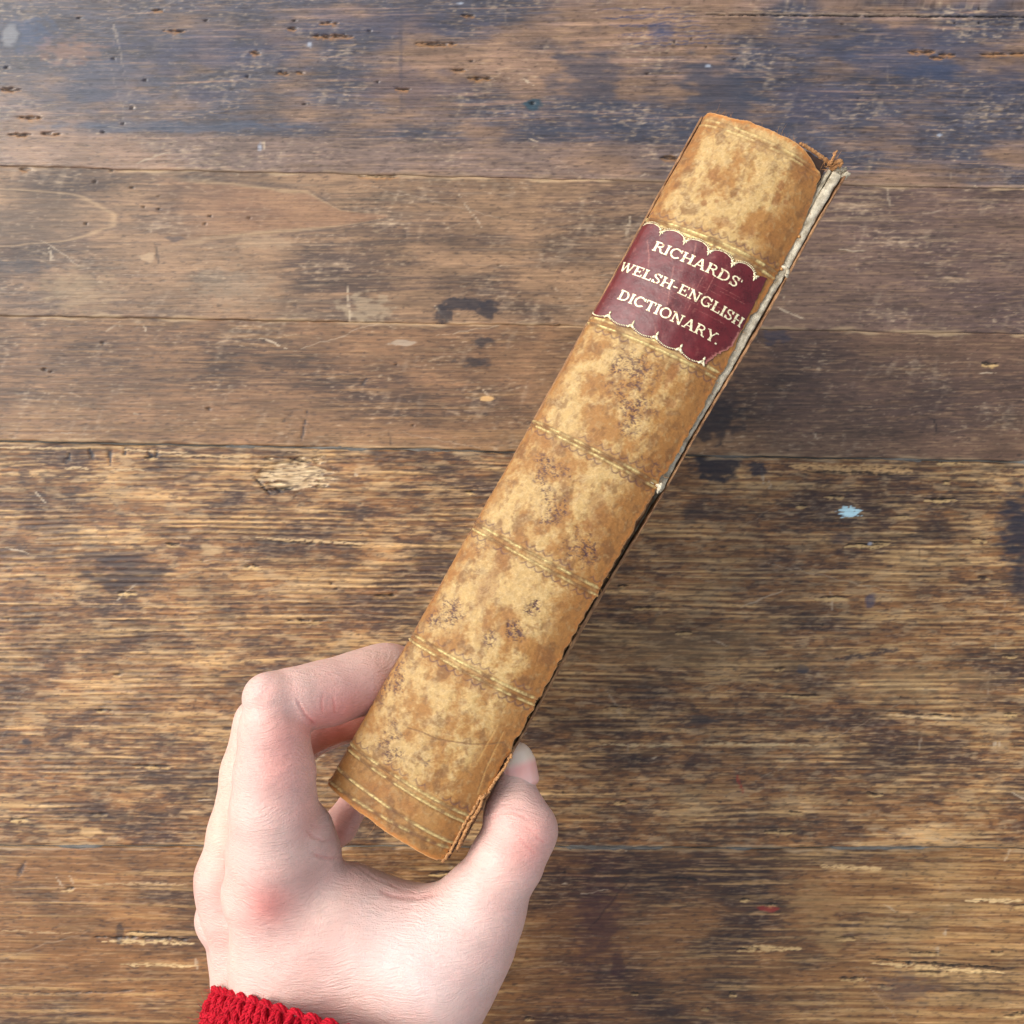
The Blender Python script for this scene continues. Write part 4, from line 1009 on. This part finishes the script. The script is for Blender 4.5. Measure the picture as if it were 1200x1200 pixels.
VOX = 0.095
lo_ = np.array([-12.0, -22.5, -40.5]); hi_ = np.array([2.2, -4.0, -27.6])
nx_, ny_, nz_ = [int(n) for n in np.ceil((hi_ - lo_) / VOX)]
gx = (lo_[0] + VOX * np.arange(nx_)).astype(np.float32)[:, None, None]
gy = (lo_[1] + VOX * np.arange(ny_)).astype(np.float32)[None, :, None]
gz = (lo_[2] + VOX * np.arange(nz_)).astype(np.float32)[None, None, :]
GR = (gx, gy, gz)
def hand_sdf(G_):
    X_, Y_, Z_ = G_
    d_ = -Z_
    PY = 600 - Y_ * FL / d_                                   # how far down the hand
    kf = np.float32(.05) + np.float32(.75) * np.clip((PY - 955) / 90, 0, 1).astype(np.float32)
    # palm and wrist
    palm = chain(G_, [J(322, 1046, 30.6, 52), J(352, 1130, 31.0, 74), J(392, 1250, 31.8, 112), J(385, 1400, 33, 118), J(360, 1560, 34, 118)], 1.0)
    palm = smin(palm, chain(G_, [J(272, 1052, 33.0, 36), J(312, 1150, 33.4, 56), J(350, 1290, 33.6, 84)], .8), .7)
    palm = smin(palm, chain(G_, [J(398, 1085, 30.9, 72), J(452, 1122, 30.9, 76), J(505, 1118, 30.6, 72)], 1.0), 1.0)   # web
    palm = smin(palm, chain(G_, [J(563, 1072, 30.3, 46), J(507, 1146, 30.4, 62), J(454, 1250, 31.2, 90), J(420, 1400, 33, 100)], 1.0), 1.0)   # thumb side
    palm = smin(palm, chain(G_, [J(275, 1095, 35.2, 34), J(300, 1190, 35.4, 46), J(350, 1330, 35, 70)], .8), .8)
    palm = smin(palm, chain(G_, [J(300, 1140, 37.2, 32), J(320, 1230, 37, 44), J(360, 1350, 36, 60)], .8), .8)
    # thumb
    th = chain(G_, [J(604, 899, 30.9, 19), J(601, 926, 30.8, 25), J(604, 955, 30.5, 36), J(611, 974, 30.3, 39), J(594, 1008, 30.2, 42), J(568, 1052, 30.2, 42.5), J(549, 1092, 30.3, 52)], .25)
    th = smin(th, chain(G_, [J(626, 972, 30.1, 24), J(618, 988, 30.1, 24)], .2), .3)
    # index finger
    ip = chain(G_, [J(317, 822, 29.7, 30), J(321, 858, 29.7, 39), J(322, 905, 29.7, 45), J(321, 950, 29.8, 49), J(322, 1000, 30.1, 54), J(318, 1040, 30.3, 52)], .3)
    ip = smin(ip, chain(G_, [J(312, 815, 29.6, 25), J(318, 818, 29.6, 26)], .2), .3)
    ip = smin(ip, chain(G_, [J(352, 978, 30.4, 40), J(364, 1000, 30.6, 36)], .3), .35)
    im = chain(G_, [J(324, 822, 29.9, 34), J(352, 819, 30.2, 32.5), J(388, 811, 30.8, 33.5), J(425, 799, 31.5, 32.5), J(452, 790, 32.2, 31), J(470, 785, 33.0, 27)], .6)
    ix = smin(ip, im, .16)
    # middle, ring and little finger below it
    mf = chain(G_, [J(304, 846, 32.6, 29), J(294, 905, 32.6, 33), J(281, 975, 32.6, 35), J(266, 1028, 32.6, 35), J(278, 1060, 32.8, 38)], .3)
    mf = smin(mf, chain(G_, [J(306, 850, 32.8, 30), J(352, 856, 33.4, 30), J(412, 834, 34.2, 29), J(446, 818, 34.9, 24)], .25), .2)
    rf = chain(G_, [J(262, 1076, 34.6, 33), J(282, 990, 34.9, 30), J(308, 885, 35.2, 27), J(352, 868, 35.9, 25), J(404, 846, 36.6, 23), J(432, 836, 37.2, 19)], .25)
    lf = chain(G_, [J(286, 1120, 36.6, 30), J(312, 1058, 37.4, 25), J(352, 1012, 37.9, 21.5), J(398, 968, 38.2, 19.5), J(420, 934, 38.6, 17.5)], .25)
    out = smin(palm, th, .8)
    out = smin(out, ix, kf)
    out = smin(out, mf, kf * .8)
    out = smin(out, rf, np.float32(.12) + kf * .5)
    out = smin(out, lf, np.float32(.12) + kf * .4)
    # knuckle hollow and ridges
    def dent(px, py, d, r, k):
        nonlocal out
        p, rr = J(px, py, d, r)
        out = out + k * np.exp(-((X_ - p[0]) ** 2 + (Y_ - p[1]) ** 2 + (Z_ - p[2]) ** 2) / rr ** 2).astype(np.float32)
    dent(288, 1030, 29.6, 24, .10); dent(306, 1056, 28.9, 26, -.10); dent(286, 965, 29.8, 18, .05)
    dent(430, 1046, 29.2, 30, .07); dent(500, 1064, 28.7, 26, .08); dent(470, 1048, 28.9, 16, -.05); dent(340, 1008, 28.8, 26, -.03); dent(560, 1020, 29.1, 20, .03)
    dent(636, 968, 29.2, 20, -.05); dent(600, 948, 29.4, 16, .03); dent(350, 838, 29.0, 14, .09)
    # flesh pressed flat against the two boards
    lim = (X_ - OH[0]) * inR[0] + (Y_ - OH[1]) * inR[1] + (Z_ - OH[2]) * inR[2]      # >0 inside the book at the front board
    lim2 = (X_ - BH[0]) * inL[0] + (Y_ - BH[1]) * inL[1] + (Z_ - BH[2]) * inL[2]
    t1 = (X_ - OT[0]) * axR[0] + (Y_ - OT[1]) * axR[1] + (Z_ - OT[2]) * axR[2]       # >0 beyond the tail of the book
    book_d = np.maximum(np.maximum(-lim, -lim2), t1)                                  # <0 inside the book
    return -smin(-out, book_d - .01, .06)
F3 = hand_sdf(GR)

def surface_nets(D, lo, h):
    ins = D < 0
    c = np.zeros(tuple(n - 1 for n in D.shape), np.uint8)
    for dx in (0, 1):
        for dy in (0, 1):
            for dz in (0, 1):
                c += ins[dx:D.shape[0] - 1 + dx, dy:D.shape[1] - 1 + dy, dz:D.shape[2] - 1 + dz]
    act = (c > 0) & (c < 8)
    idx = np.full(act.shape, -1, np.int64); cells = np.argwhere(act); idx[act] = np.arange(len(cells))
    acc = np.zeros((len(cells), 3)); cnt = np.zeros(len(cells))
    cor = [(0, 0, 0), (1, 0, 0), (0, 1, 0), (1, 1, 0), (0, 0, 1), (1, 0, 1), (0, 1, 1), (1, 1, 1)]
    val = [D[cells[:, 0] + a, cells[:, 1] + b_, cells[:, 2] + c_] for a, b_, c_ in cor]
    for i in range(8):
        for j in range(i + 1, 8):
            if sum(abs(p - q) for p, q in zip(cor[i], cor[j])) != 1: continue
            m = (val[i] < 0) != (val[j] < 0)
            tt = np.where(m, val[i] / np.where(m, val[i] - val[j], 1), 0)
            p = np.array(cor[i]) + tt[:, None] * (np.array(cor[j]) - np.array(cor[i]))
            acc += p * m[:, None]; cnt += m
    V = lo + h * (cells + acc / cnt[:, None])
    Fs = []
    for ax in range(3):
        sl0 = [slice(1, -1)] * 3; sl0[ax] = slice(0, -1); sl1 = list(sl0); sl1[ax] = slice(1, None)
        a, b_ = ins[tuple(sl0)], ins[tuple(sl1)]
        for sign, m in ((1, a & ~b_), (0, ~a & b_)):
            e_ = np.argwhere(m)
            off_ = np.ones(3, int); off_[ax] = 0; e_ = e_ + off_
            o1, o2 = [k for k in range(3) if k != ax]
            def cell(d1, d2):
                q = e_.copy(); q[:, o1] -= d1; q[:, o2] -= d2; return idx[q[:, 0], q[:, 1], q[:, 2]]
            quad = np.stack([cell(1, 1), cell(0, 1), cell(0, 0), cell(1, 0)], 1)
            if (sign == 1) == (ax == 1): quad = quad[:, ::-1]
            Fs.append(quad)
    F = np.concatenate(Fs); F = F[(F >= 0).all(1)]
    return V, F
HV, HF = surface_nets(F3, lo_, VOX)
def sample_sdf(p, e=0):
    g_ = (p[:, 0].astype(np.float32), p[:, 1].astype(np.float32), p[:, 2].astype(np.float32)); return hand_sdf(g_)
def sdf_normal(p, e=.05):
    n = np.stack([sample_sdf(p + np.eye(3)[i] * e) - sample_sdf(p - np.eye(3)[i] * e) for i in range(3)], 1)
    return n / (np.linalg.norm(n, axis=1)[:, None] + 1e-9)
for _ in range(2):      # pull the vertices on to the true surface
    HV = HV - sdf_normal(HV) * sample_sdf(HV)[:, None]
# one finer pass: split every quad in four, then relax on to the surface again
def subdivide(V, F):
    E = np.concatenate([F[:, [0, 1]], F[:, [1, 2]], F[:, [2, 3]], F[:, [3, 0]]]); Es = np.sort(E, 1)
    key = Es[:, 0].astype(np.int64) * len(V) + Es[:, 1]; uq, inv = np.unique(key, return_inverse=True)
    em = (V[uq // len(V)] + V[uq % len(V)]) / 2; fm = V[F].mean(1)
    n, m, k = len(V), len(em), len(F); inv = inv.reshape(4, k) + n; fc = n + m + np.arange(k)
    Fn = np.concatenate([np.stack([F[:, i], inv[i], fc, inv[(i + 3) % 4]], 1) for i in range(4)])
    return np.concatenate([V, em, fm]), Fn
vis = HV[HF].mean(1)
HV, HF = subdivide(HV, HF)
HN = sdf_normal(HV); HV = HV - HN * sample_sdf(HV)[:, None]
# relief of creases, each a small valley along a curve on the skin
disp = np.zeros(len(HV)); red = np.zeros(len(HV)); pale = np.zeros(len(HV)); yel = np.zeros(len(HV))
hd = -HV[:, 2]; hx = 600 + HV[:, 0] * FL / hd; hy = 600 - HV[:, 1] * FL / hd
front = HN[:, 2] > -.15
def skin_crease(pts, w, depth, d0=30.0, redk=.0):
    pp = np.array(pts, float); q = np.linspace(0, 1, 14 * len(pp)); tt = np.linspace(0, 1, len(pp))
    cx, cy = np.interp(q, tt, pp[:, 0]), np.interp(q, tt, pp[:, 1])
    m = (hx > cx.min() - 8) & (hx < cx.max() + 8) & (hy > cy.min() - 8) & (hy < cy.max() + 8) & front & (np.abs(hd - d0) < 2.6)
    i = np.nonzero(m)[0]; dd = np.full(len(i), 1e9); tn = np.zeros(len(i))
    for a, b_, c_ in zip(cx, cy, q):
        e_ = np.hypot(hx[i] - a, hy[i] - b_); k = e_ < dd; dd[k] = e_[k]; tn[k] = c_
    fade = np.clip(np.minimum(tn, 1 - tn) * 5, 0, 1)
    disp[i] -= depth * np.exp(-(dd / w) ** 2) * fade; disp[i] += depth * .35 * np.exp(-((dd - 2.4 * w) / (1.3 * w)) ** 2) * fade
    red[i] += redk * np.exp(-(dd / (w * 1.3)) ** 2) * fade
# folds at the base of the index finger
skin_crease([(400, 1003), (388, 1006), (376, 1004), (366, 1000)], 1.6, .035, 30, .4)
skin_crease([(394, 982), (380, 986), (366, 980), (358, 972)], 1.5, .026, 30, .3)
skin_crease([(388, 966), (374, 970), (362, 966)], 1.3, .02, 30, .2); skin_crease([(382, 950), (370, 956), (360, 952)], 1.2, .015)
skin_crease([(400, 1004), (420, 1016), (440, 1030), (462, 1038)], 1.3, .012)
# bend of the index finger
skin_crease([(347, 816), (351, 826), (358, 838), (366, 846), (371, 851)], 1.5, .04, 29.6, .3); skin_crease([(378, 836), (377, 824), (379, 812)], 1.2, .012, 30.5, .4); skin_crease([(392, 838), (392, 826), (390, 815)], 1.2, .01, 30.5, .3)
for k_ in range(4): skin_crease([(286 + 2 * k_, 812 + 6 * k_), (300, 816 + 5 * k_), (318, 815 + 4 * k_)], 1.1, .008, 29.5, .1)
# thumb joint
skin_crease([(567, 962), (576, 958), (588, 953), (600, 952), (612, 956), (622, 962)], 1.3, .022, 30, .35)
skin_crease([(624, 976), (632, 984), (640, 988)], 1.2, .014, 30, .3); skin_crease([(606, 978), (614, 988), (624, 998), (630, 1002)], 1.3, .013, 30, .25); skin_crease([(612, 968), (624, 974), (636, 972)], 1.1, .010, 30, .2)
skin_crease([(576, 945), (590, 942), (604, 944)], 1.2, .008)
# thenar folds in the web
skin_crease([(440, 1040), (460, 1050), (490, 1052), (520, 1044)], 3.0, .03, 29.4, .5); skin_crease([(452, 1032), (470, 1044), (495, 1047)], 1.6, .012, 29.4, .3)
# fan of fine lines over the first knuckle and web
for k_ in range(26):
    y0 = 935 + k_ * 7; skin_crease([(276 + r2.uniform(-2, 10), y0 - 14), (298, y0), (325 + r2.uniform(-6, 6), y0 + 16 + r2.uniform(-3, 3)), (350 + r2.uniform(-10, 14), y0 + 26)], .9, r2.uniform(.005, .013))
for k_ in range(16):
    y0 = 868 + k_ * 6; skin_crease([(330, y0 - 12), (346, y0), (358, y0 + 12), (368, y0 + 26)], .9, r2.uniform(.004, .009))
for k_ in range(10):
    x0 = 292 + k_ * 3; skin_crease([(x0, 860 + k_), (x0 + 6, 900), (x0 + 12, 950), (x0 + 24, 1000)], .9, r2.uniform(.001, .004))
def blob(arr, px, py, d, r, k):
    p, rr = J(px, py, d, r); q = ((HV - p) ** 2).sum(1) / rr ** 2; arr += k * np.exp(-q)
for a_ in [(312, 1056, 28.9, 30, 1.15), (330, 900, 28.6, 44, .65), (335, 850, 28.7, 30, .5), (396, 836, 30.0, 34, 1.1), (430, 815, 31, 30, .7), (366, 850, 29.5, 18, .5), (308, 806, 28.9, 20, .35), (236, 1030, 32.5, 26, .5),
           (360, 965, 29, 26, .35), (396, 862, 33, 50, 1.2), (390, 960, 37, 60, .7), (624, 985, 29.4, 30, .5), (615, 1000, 29.5, 30, .3), (600, 960, 29.5, 30, .2), (480, 1046, 29, 26, .5), (345, 1130, 29, 60, .12), (590, 1100, 29, 60, .15)]: blob(red, *a_)
for a_ in [(306, 795, 29, 16, .5), (500, 1130, 28.3, 66, .8), (420, 1040, 28.8, 40, .6), (540, 1060, 28.6, 30, .5), (450, 1110, 28.6, 60, .5), (345, 830, 29, 10, .5)]: blob(pale, *a_)  # pale patches over web and palm paint the highlight band into the skin colour
for a_ in [(262, 960, 32, 60, .9), (258, 880, 32, 40, .6), (440, 770, 31, 30, .5), (597, 905, 30, 26, .6), (400, 1060, 28.7, 40, .3)]: blob(yel, *a_)
HV = HV + HN * disp[:, None]
SK = lin([(216, 180, 168)])[0]
base = np.zeros((len(HV), 3)) + SK
nm = pnoise(HV[:, 0] * 1.1 + HV[:, 2], HV[:, 1] * 1.1, 71) * .5 + pnoise(HV[:, 0] * 3 + HV[:, 2] * 2, HV[:, 1] * 3, 72) * .3
rd = np.clip(red + nm * .18, 0, 1.3)[:, None] * .55
base = base + (CR(214, 108, 98) - base) * np.clip(rd, 0, .8)
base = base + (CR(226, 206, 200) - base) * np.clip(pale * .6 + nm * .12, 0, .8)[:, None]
base = base + (CR(222, 182, 156) - base) * np.clip(yel * .5, 0, .6)[:, None]

m_skin, t, b = new_mat('skin')
ca = attr(t, 'pigment')
v0 = mapping(t, (1, 1, 1))
warp = N(t, 'ShaderNodeTexNoise'); warp.inputs['Scale'].default_value = 45; warp.inputs['Detail'].default_value = 2; t.links.new(v0, warp.inputs['Vector'])
def streaks(rot, sc_):
    mp = N(t, 'ShaderNodeMapping'); mp.inputs['Rotation'].default_value = rot; mp.inputs['Scale'].default_value = sc_
    ad = N(t, 'ShaderNodeVectorMath', operation='MULTIPLY_ADD'); t.links.new(warp.outputs['Color'], ad.inputs[0]); ad.inputs[1].default_value = (.012, .012, .012); t.links.new(v0, ad.inputs[2])
    t.links.new(ad.outputs[0], mp.inputs[0]); return noise(t, mp.outputs[0], 1, 3, .6)
s1 = streaks((0, 0, R(-6)), (210, 2100, 600)); s2 = streaks((0, 0, R(38)), (220, 1500, 500)); s3 = streaks((0, 0, R(-48)), (260, 1500, 500))
vor = N(t, 'ShaderNodeTexVoronoi'); vor.feature = 'DISTANCE_TO_EDGE'; vor.inputs['Scale'].default_value = 1100; t.links.new(v0, vor.inputs['Vector'])
mott = noise(t, v0, 260, 5, .6)
h_ = math_n(t, 'ADD', math_n(t, 'MULTIPLY', s1, 1.2), math_n(t, 'ADD', math_n(t, 'MULTIPLY', s2, .45), math_n(t, 'MULTIPLY', s3, .35)))
h_ = math_n(t, 'ADD', h_, math_n(t, 'MULTIPLY', maprange(t, vor.outputs['Distance'], 0, .25, 0, 1), .16))
col = mulcol(t, ca.outputs['Color'], math_n(t, 'MULTIPLY', maprange(t, mott, .3, .7, .92, 1.06), maprange(t, s1, .3, .7, .93, 1.05)))
blush = noise(t, v0, 130, 5, .7)
mxs = N(t, 'ShaderNodeMix', data_type='RGBA'); t.links.new(maprange(t, blush, .42, .72, 0, .26), mxs.inputs[0]); t.links.new(col, mxs.inputs[6]); mxs.inputs[7].default_value = (.66, .27, .22, 1)
t.links.new(mxs.outputs[2], b.inputs['Base Color'])
t.links.new(maprange(t, mott, .3, .7, .36, .5), b.inputs['Roughness'])
b.inputs['Subsurface Weight'].default_value = .14; b.inputs['Subsurface Radius'].default_value = (1, .32, .18); b.inputs['Subsurface Scale'].default_value = .004
bump(t, b, h_, .68, .0005)
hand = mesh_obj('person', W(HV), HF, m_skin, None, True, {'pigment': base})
hand['label'] = 'pale left hand in a red knitted cuff gripping the lower end of the book'; hand['category'] = 'person'

# thumb nail, laid on the skin
m_nail, t, b = new_mat('fingernail')
ca = attr(t, 'pigment'); t.links.new(ca.outputs['Color'], b.inputs['Base Color']); b.inputs['Roughness'].default_value = .25
b.inputs['Subsurface Weight'].default_value = .3; b.inputs['Subsurface Radius'].default_value = (1, .5, .3); b.inputs['Subsurface Scale'].default_value = .002
bump(t, b, noise(t, mapping(t, (1, 1, 1)), 500, 3), .1, .0002)
def on_skin(p, dirn, start=1.3, n=40):
    q = p + dirn * start
    for _ in range(n):
        q = q - dirn * np.clip(sample_sdf(q), -.2, .4)[:, None] * .9
    return q
na, nb_ = 34, 44
aa, bb_ = np.meshgrid(np.linspace(-1, 1, na), np.linspace(0, 1, nb_))
base_c, tip_c = P(617, 926, 30.6), P(606, 871, 30.7)
ndir = np.array([.58, -.05, .81]); ndir /= np.linalg.norm(ndir)
ax_n = tip_c - base_c; Ln = np.linalg.norm(ax_n); ax_n /= Ln
side = np.cross(ax_n, ndir); side /= np.linalg.norm(side); ndir = np.cross(side, ax_n)
wn = .60 * (1 - .30 * sstep(.55, 1.0, bb_)) * np.sqrt(np.clip(1 - np.clip((bb_ - .80) / .215, 0, 1) ** 2.2, .02, 1)) * np.sqrt(np.clip(1 - np.clip((.10 - bb_) / .14, 0, 1) ** 2, .05, 1))
ang = aa * 1.08
cc = base_c + (bb_ * Ln)[..., None] * ax_n
rad = wn / math.sin(1.08)
pts = cc + ndir * ((np.cos(ang) * rad * .95) - .40 + .02 - .10 * sstep(.18, .0, bb_) - .05 * sstep(.8, 1, np.abs(aa)) * (bb_ < .7))[..., None] + side * (np.sin(ang) * rad)[..., None]
tipm = sstep(.50, .72, bb_ + .06 * aa ** 2)
nc_ = np.zeros(aa.shape + (3,)) + CR(246, 178, 166)
nc_ = mix(nc_, CR(236, 190, 178), .6 * np.exp(-((bb_ - .22) / .16) ** 2)); nc_ = mix(nc_, CR(252, 228, 204), .85 * tipm)
nail_base = pts

fl = pts.reshape(-1, 3)
outer = np.concatenate([fl, fl - np.tile(ndir * .05, (len(fl), 1))])
Fq = grid_faces(nb_, na); n_ = nb_ * na
rim = [i for i in range(na)] + [r * na + na - 1 for r in range(1, nb_)] + [(nb_ - 1) * na + i for i in range(na - 2, -1, -1)] + [r * na for r in range(nb_ - 2, 0, -1)]
rimf = [(rim[i], rim[(i + 1) % len(rim)], rim[(i + 1) % len(rim)] + n_, rim[i] + n_) for i in range(len(rim))]
Fall = np.concatenate([Fq, Fq[:, ::-1] + n_, np.array(rimf)])
nl = mesh_obj('fingernail', W(outer), Fall, m_nail, hand, True, {'pigment': np.concatenate([nc_.reshape(-1, 3)] * 2)})

# ------------------------------------------------------------------ red knitted cuff
m_knit, t, b = new_mat('red_wool')
v1 = mapping(t, (1, 1, 1)); n1 = noise(t, v1, 1600, 4, .65); n2 = noise(t, v1, 300, 3, .6)
cr = N(t, 'ShaderNodeValToRGB'); t.links.new(n1, cr.inputs[0])
e = cr.color_ramp.elements; e[0].position = .3; e[1].position = .72
e[0].color = (.26, .001, .008, 1); e[1].color = (.72, .008, .03, 1)
t.links.new(mulcol(t, cr.outputs[0], maprange(t, n2, .3, .7, .85, 1.12)), b.inputs['Base Color']); b.inputs['Roughness'].default_value = .8
b.inputs['Sheen Weight'].default_value = .08; b.inputs['Specular IOR Level'].default_value = .15; b.inputs['Sheen Tint'].default_value = (1, .4, .4, 1)
bump(t, b, n1, .8, .0005)
Lp, Rp, Np = P(259, 1165, 33.2), P(604, 1270, 33.2), P(420, 1211, 27.8)
Cc = (Lp + Rp) / 2; e1_, e2_ = (Lp - Cc), (Np - Cc)
axis_c = -np.cross(e1_, e2_); axis_c /= np.linalg.norm(axis_c)
if axis_c[1] > 0: axis_c = -axis_c
fore = P(330, 1700, 34.5) - Cc; fore /= np.linalg.norm(fore)
def cuff(phi, h, off_=0.0):
    grow = 1 + .012 * h
    p = Cc + np.cos(phi)[..., None] * e1_ * (grow + off_ / np.linalg.norm(e1_))[..., None] + np.sin(phi)[..., None] * e2_ * (grow + off_ / np.linalg.norm(e2_))[..., None]
    return p + h[..., None] * fore
sleeve = empty('sleeve', (0, 0, 0)); sleeve.parent = hand; sleeve['label'] = 'red chunky knitted cuff'
ph, hh_ = np.meshgrid(np.linspace(0, 2 * math.pi, 161), np.linspace(.06, 14, 60))
o = mesh_obj('sleeve_lining', W(cuff(ph, hh_, .06 + 0 * ph).reshape(-1, 3)), grid_faces(60, 161), m_knit, sleeve)
def yarn(p, r_, plied):
    if not plied: mb.tube(p, r_, 6); return
    q = np.linspace(0, 1, len(p)); qq = np.linspace(0, 1, 8)
    p2 = np.stack([np.interp(qq, q, p[:, i]) for i in range(3)], 1); r3 = np.interp(qq, q, np.broadcast_to(r_, q.shape))
    T_ = np.gradient(p2, axis=0); T_ /= np.linalg.norm(T_, axis=1)[:, None]
    a_ = np.cross(T_, [0, 0, 1.0]); a_ /= np.linalg.norm(a_, axis=1)[:, None] + 1e-9; b2 = np.cross(T_, a_); ph0 = r2.uniform(0, 6)
    for m_ in range(4):
        th_ = ph0 + m_ * math.pi / 2 + qq * 5.0
        mb.tube(p2 + (np.cos(th_) * r3 * .55)[:, None] * a_ + (np.sin(th_) * r3 * .55)[:, None] * b2 + r2.normal(0, .004, p2.shape), r3 * .48, 4, False)
mb = MB(); ncol = 60; pitch = .32
for j in range(34):
    for i in range(ncol):
        c0 = 2 * math.pi * i / ncol; dphi = 2 * math.pi / ncol
        lump = .10 if i % 1 == 0 else 0
        if j > 8 and math.sin(c0) < -.2: continue
        for sg in (-1, 1):
            q = np.linspace(0, 1, 7)
            phi = c0 + sg * dphi * (.04 + .34 * np.sin(q * math.pi * .5 + .15)); h = j * pitch + .12 - .0 + (q - .3) * pitch * 1.55
            h = h + (0 if j else .04)
            o_ = .09 + .10 * np.sin(q * math.pi) + .035 * r2.normal()
            p = cuff(phi + r2.normal() * .003, h[::-1] + r2.normal() * .015, o_)
            yarn(p, (.068 + .026 * np.sin(q * math.pi)) * r2.uniform(.8, 1.2), j < 9)
    # rolled lumps of the rib at the very edge
for i in range(ncol):
    c0 = 2 * math.pi * (i + .5) / ncol; q = np.linspace(0, 1, 7)
    p = cuff(c0 + (q - .5) * 2 * math.pi / ncol * .95, .02 - .12 * np.sin(q * math.pi), .06 + .10 * np.sin(q * math.pi))
    yarn(p, .078 + .026 * np.sin(q * math.pi), True)
o = mb.build('knit_stitches', m_knit, sleeve); o['kind'] = 'stuff'
mb = MB()
for k_ in range(5200):
    phi = r2.uniform(-.2, math.pi + .2); h = r2.uniform(-.1, 3.0)
    a0 = cuff(np.array(phi), np.array(h), np.array(.17)); nrm = a0 - cuff(np.array(phi), np.array(h), np.array(0.0)); nrm /= np.linalg.norm(nrm)
    L = r2.exponential(.08) + .04; d1 = nrm * r2.uniform(.2, 1) + r2.normal(0, .6, 3); d2 = d1 + r2.normal(0, .8, 3)
    mb.tube([a0, a0 + d1 * L * .6, a0 + (d1 + d2) * L * .5], [.006, .005, .003], 3, False)
o = mb.build('wool_fuzz', m_knit, sleeve); o['kind'] = 'stuff'
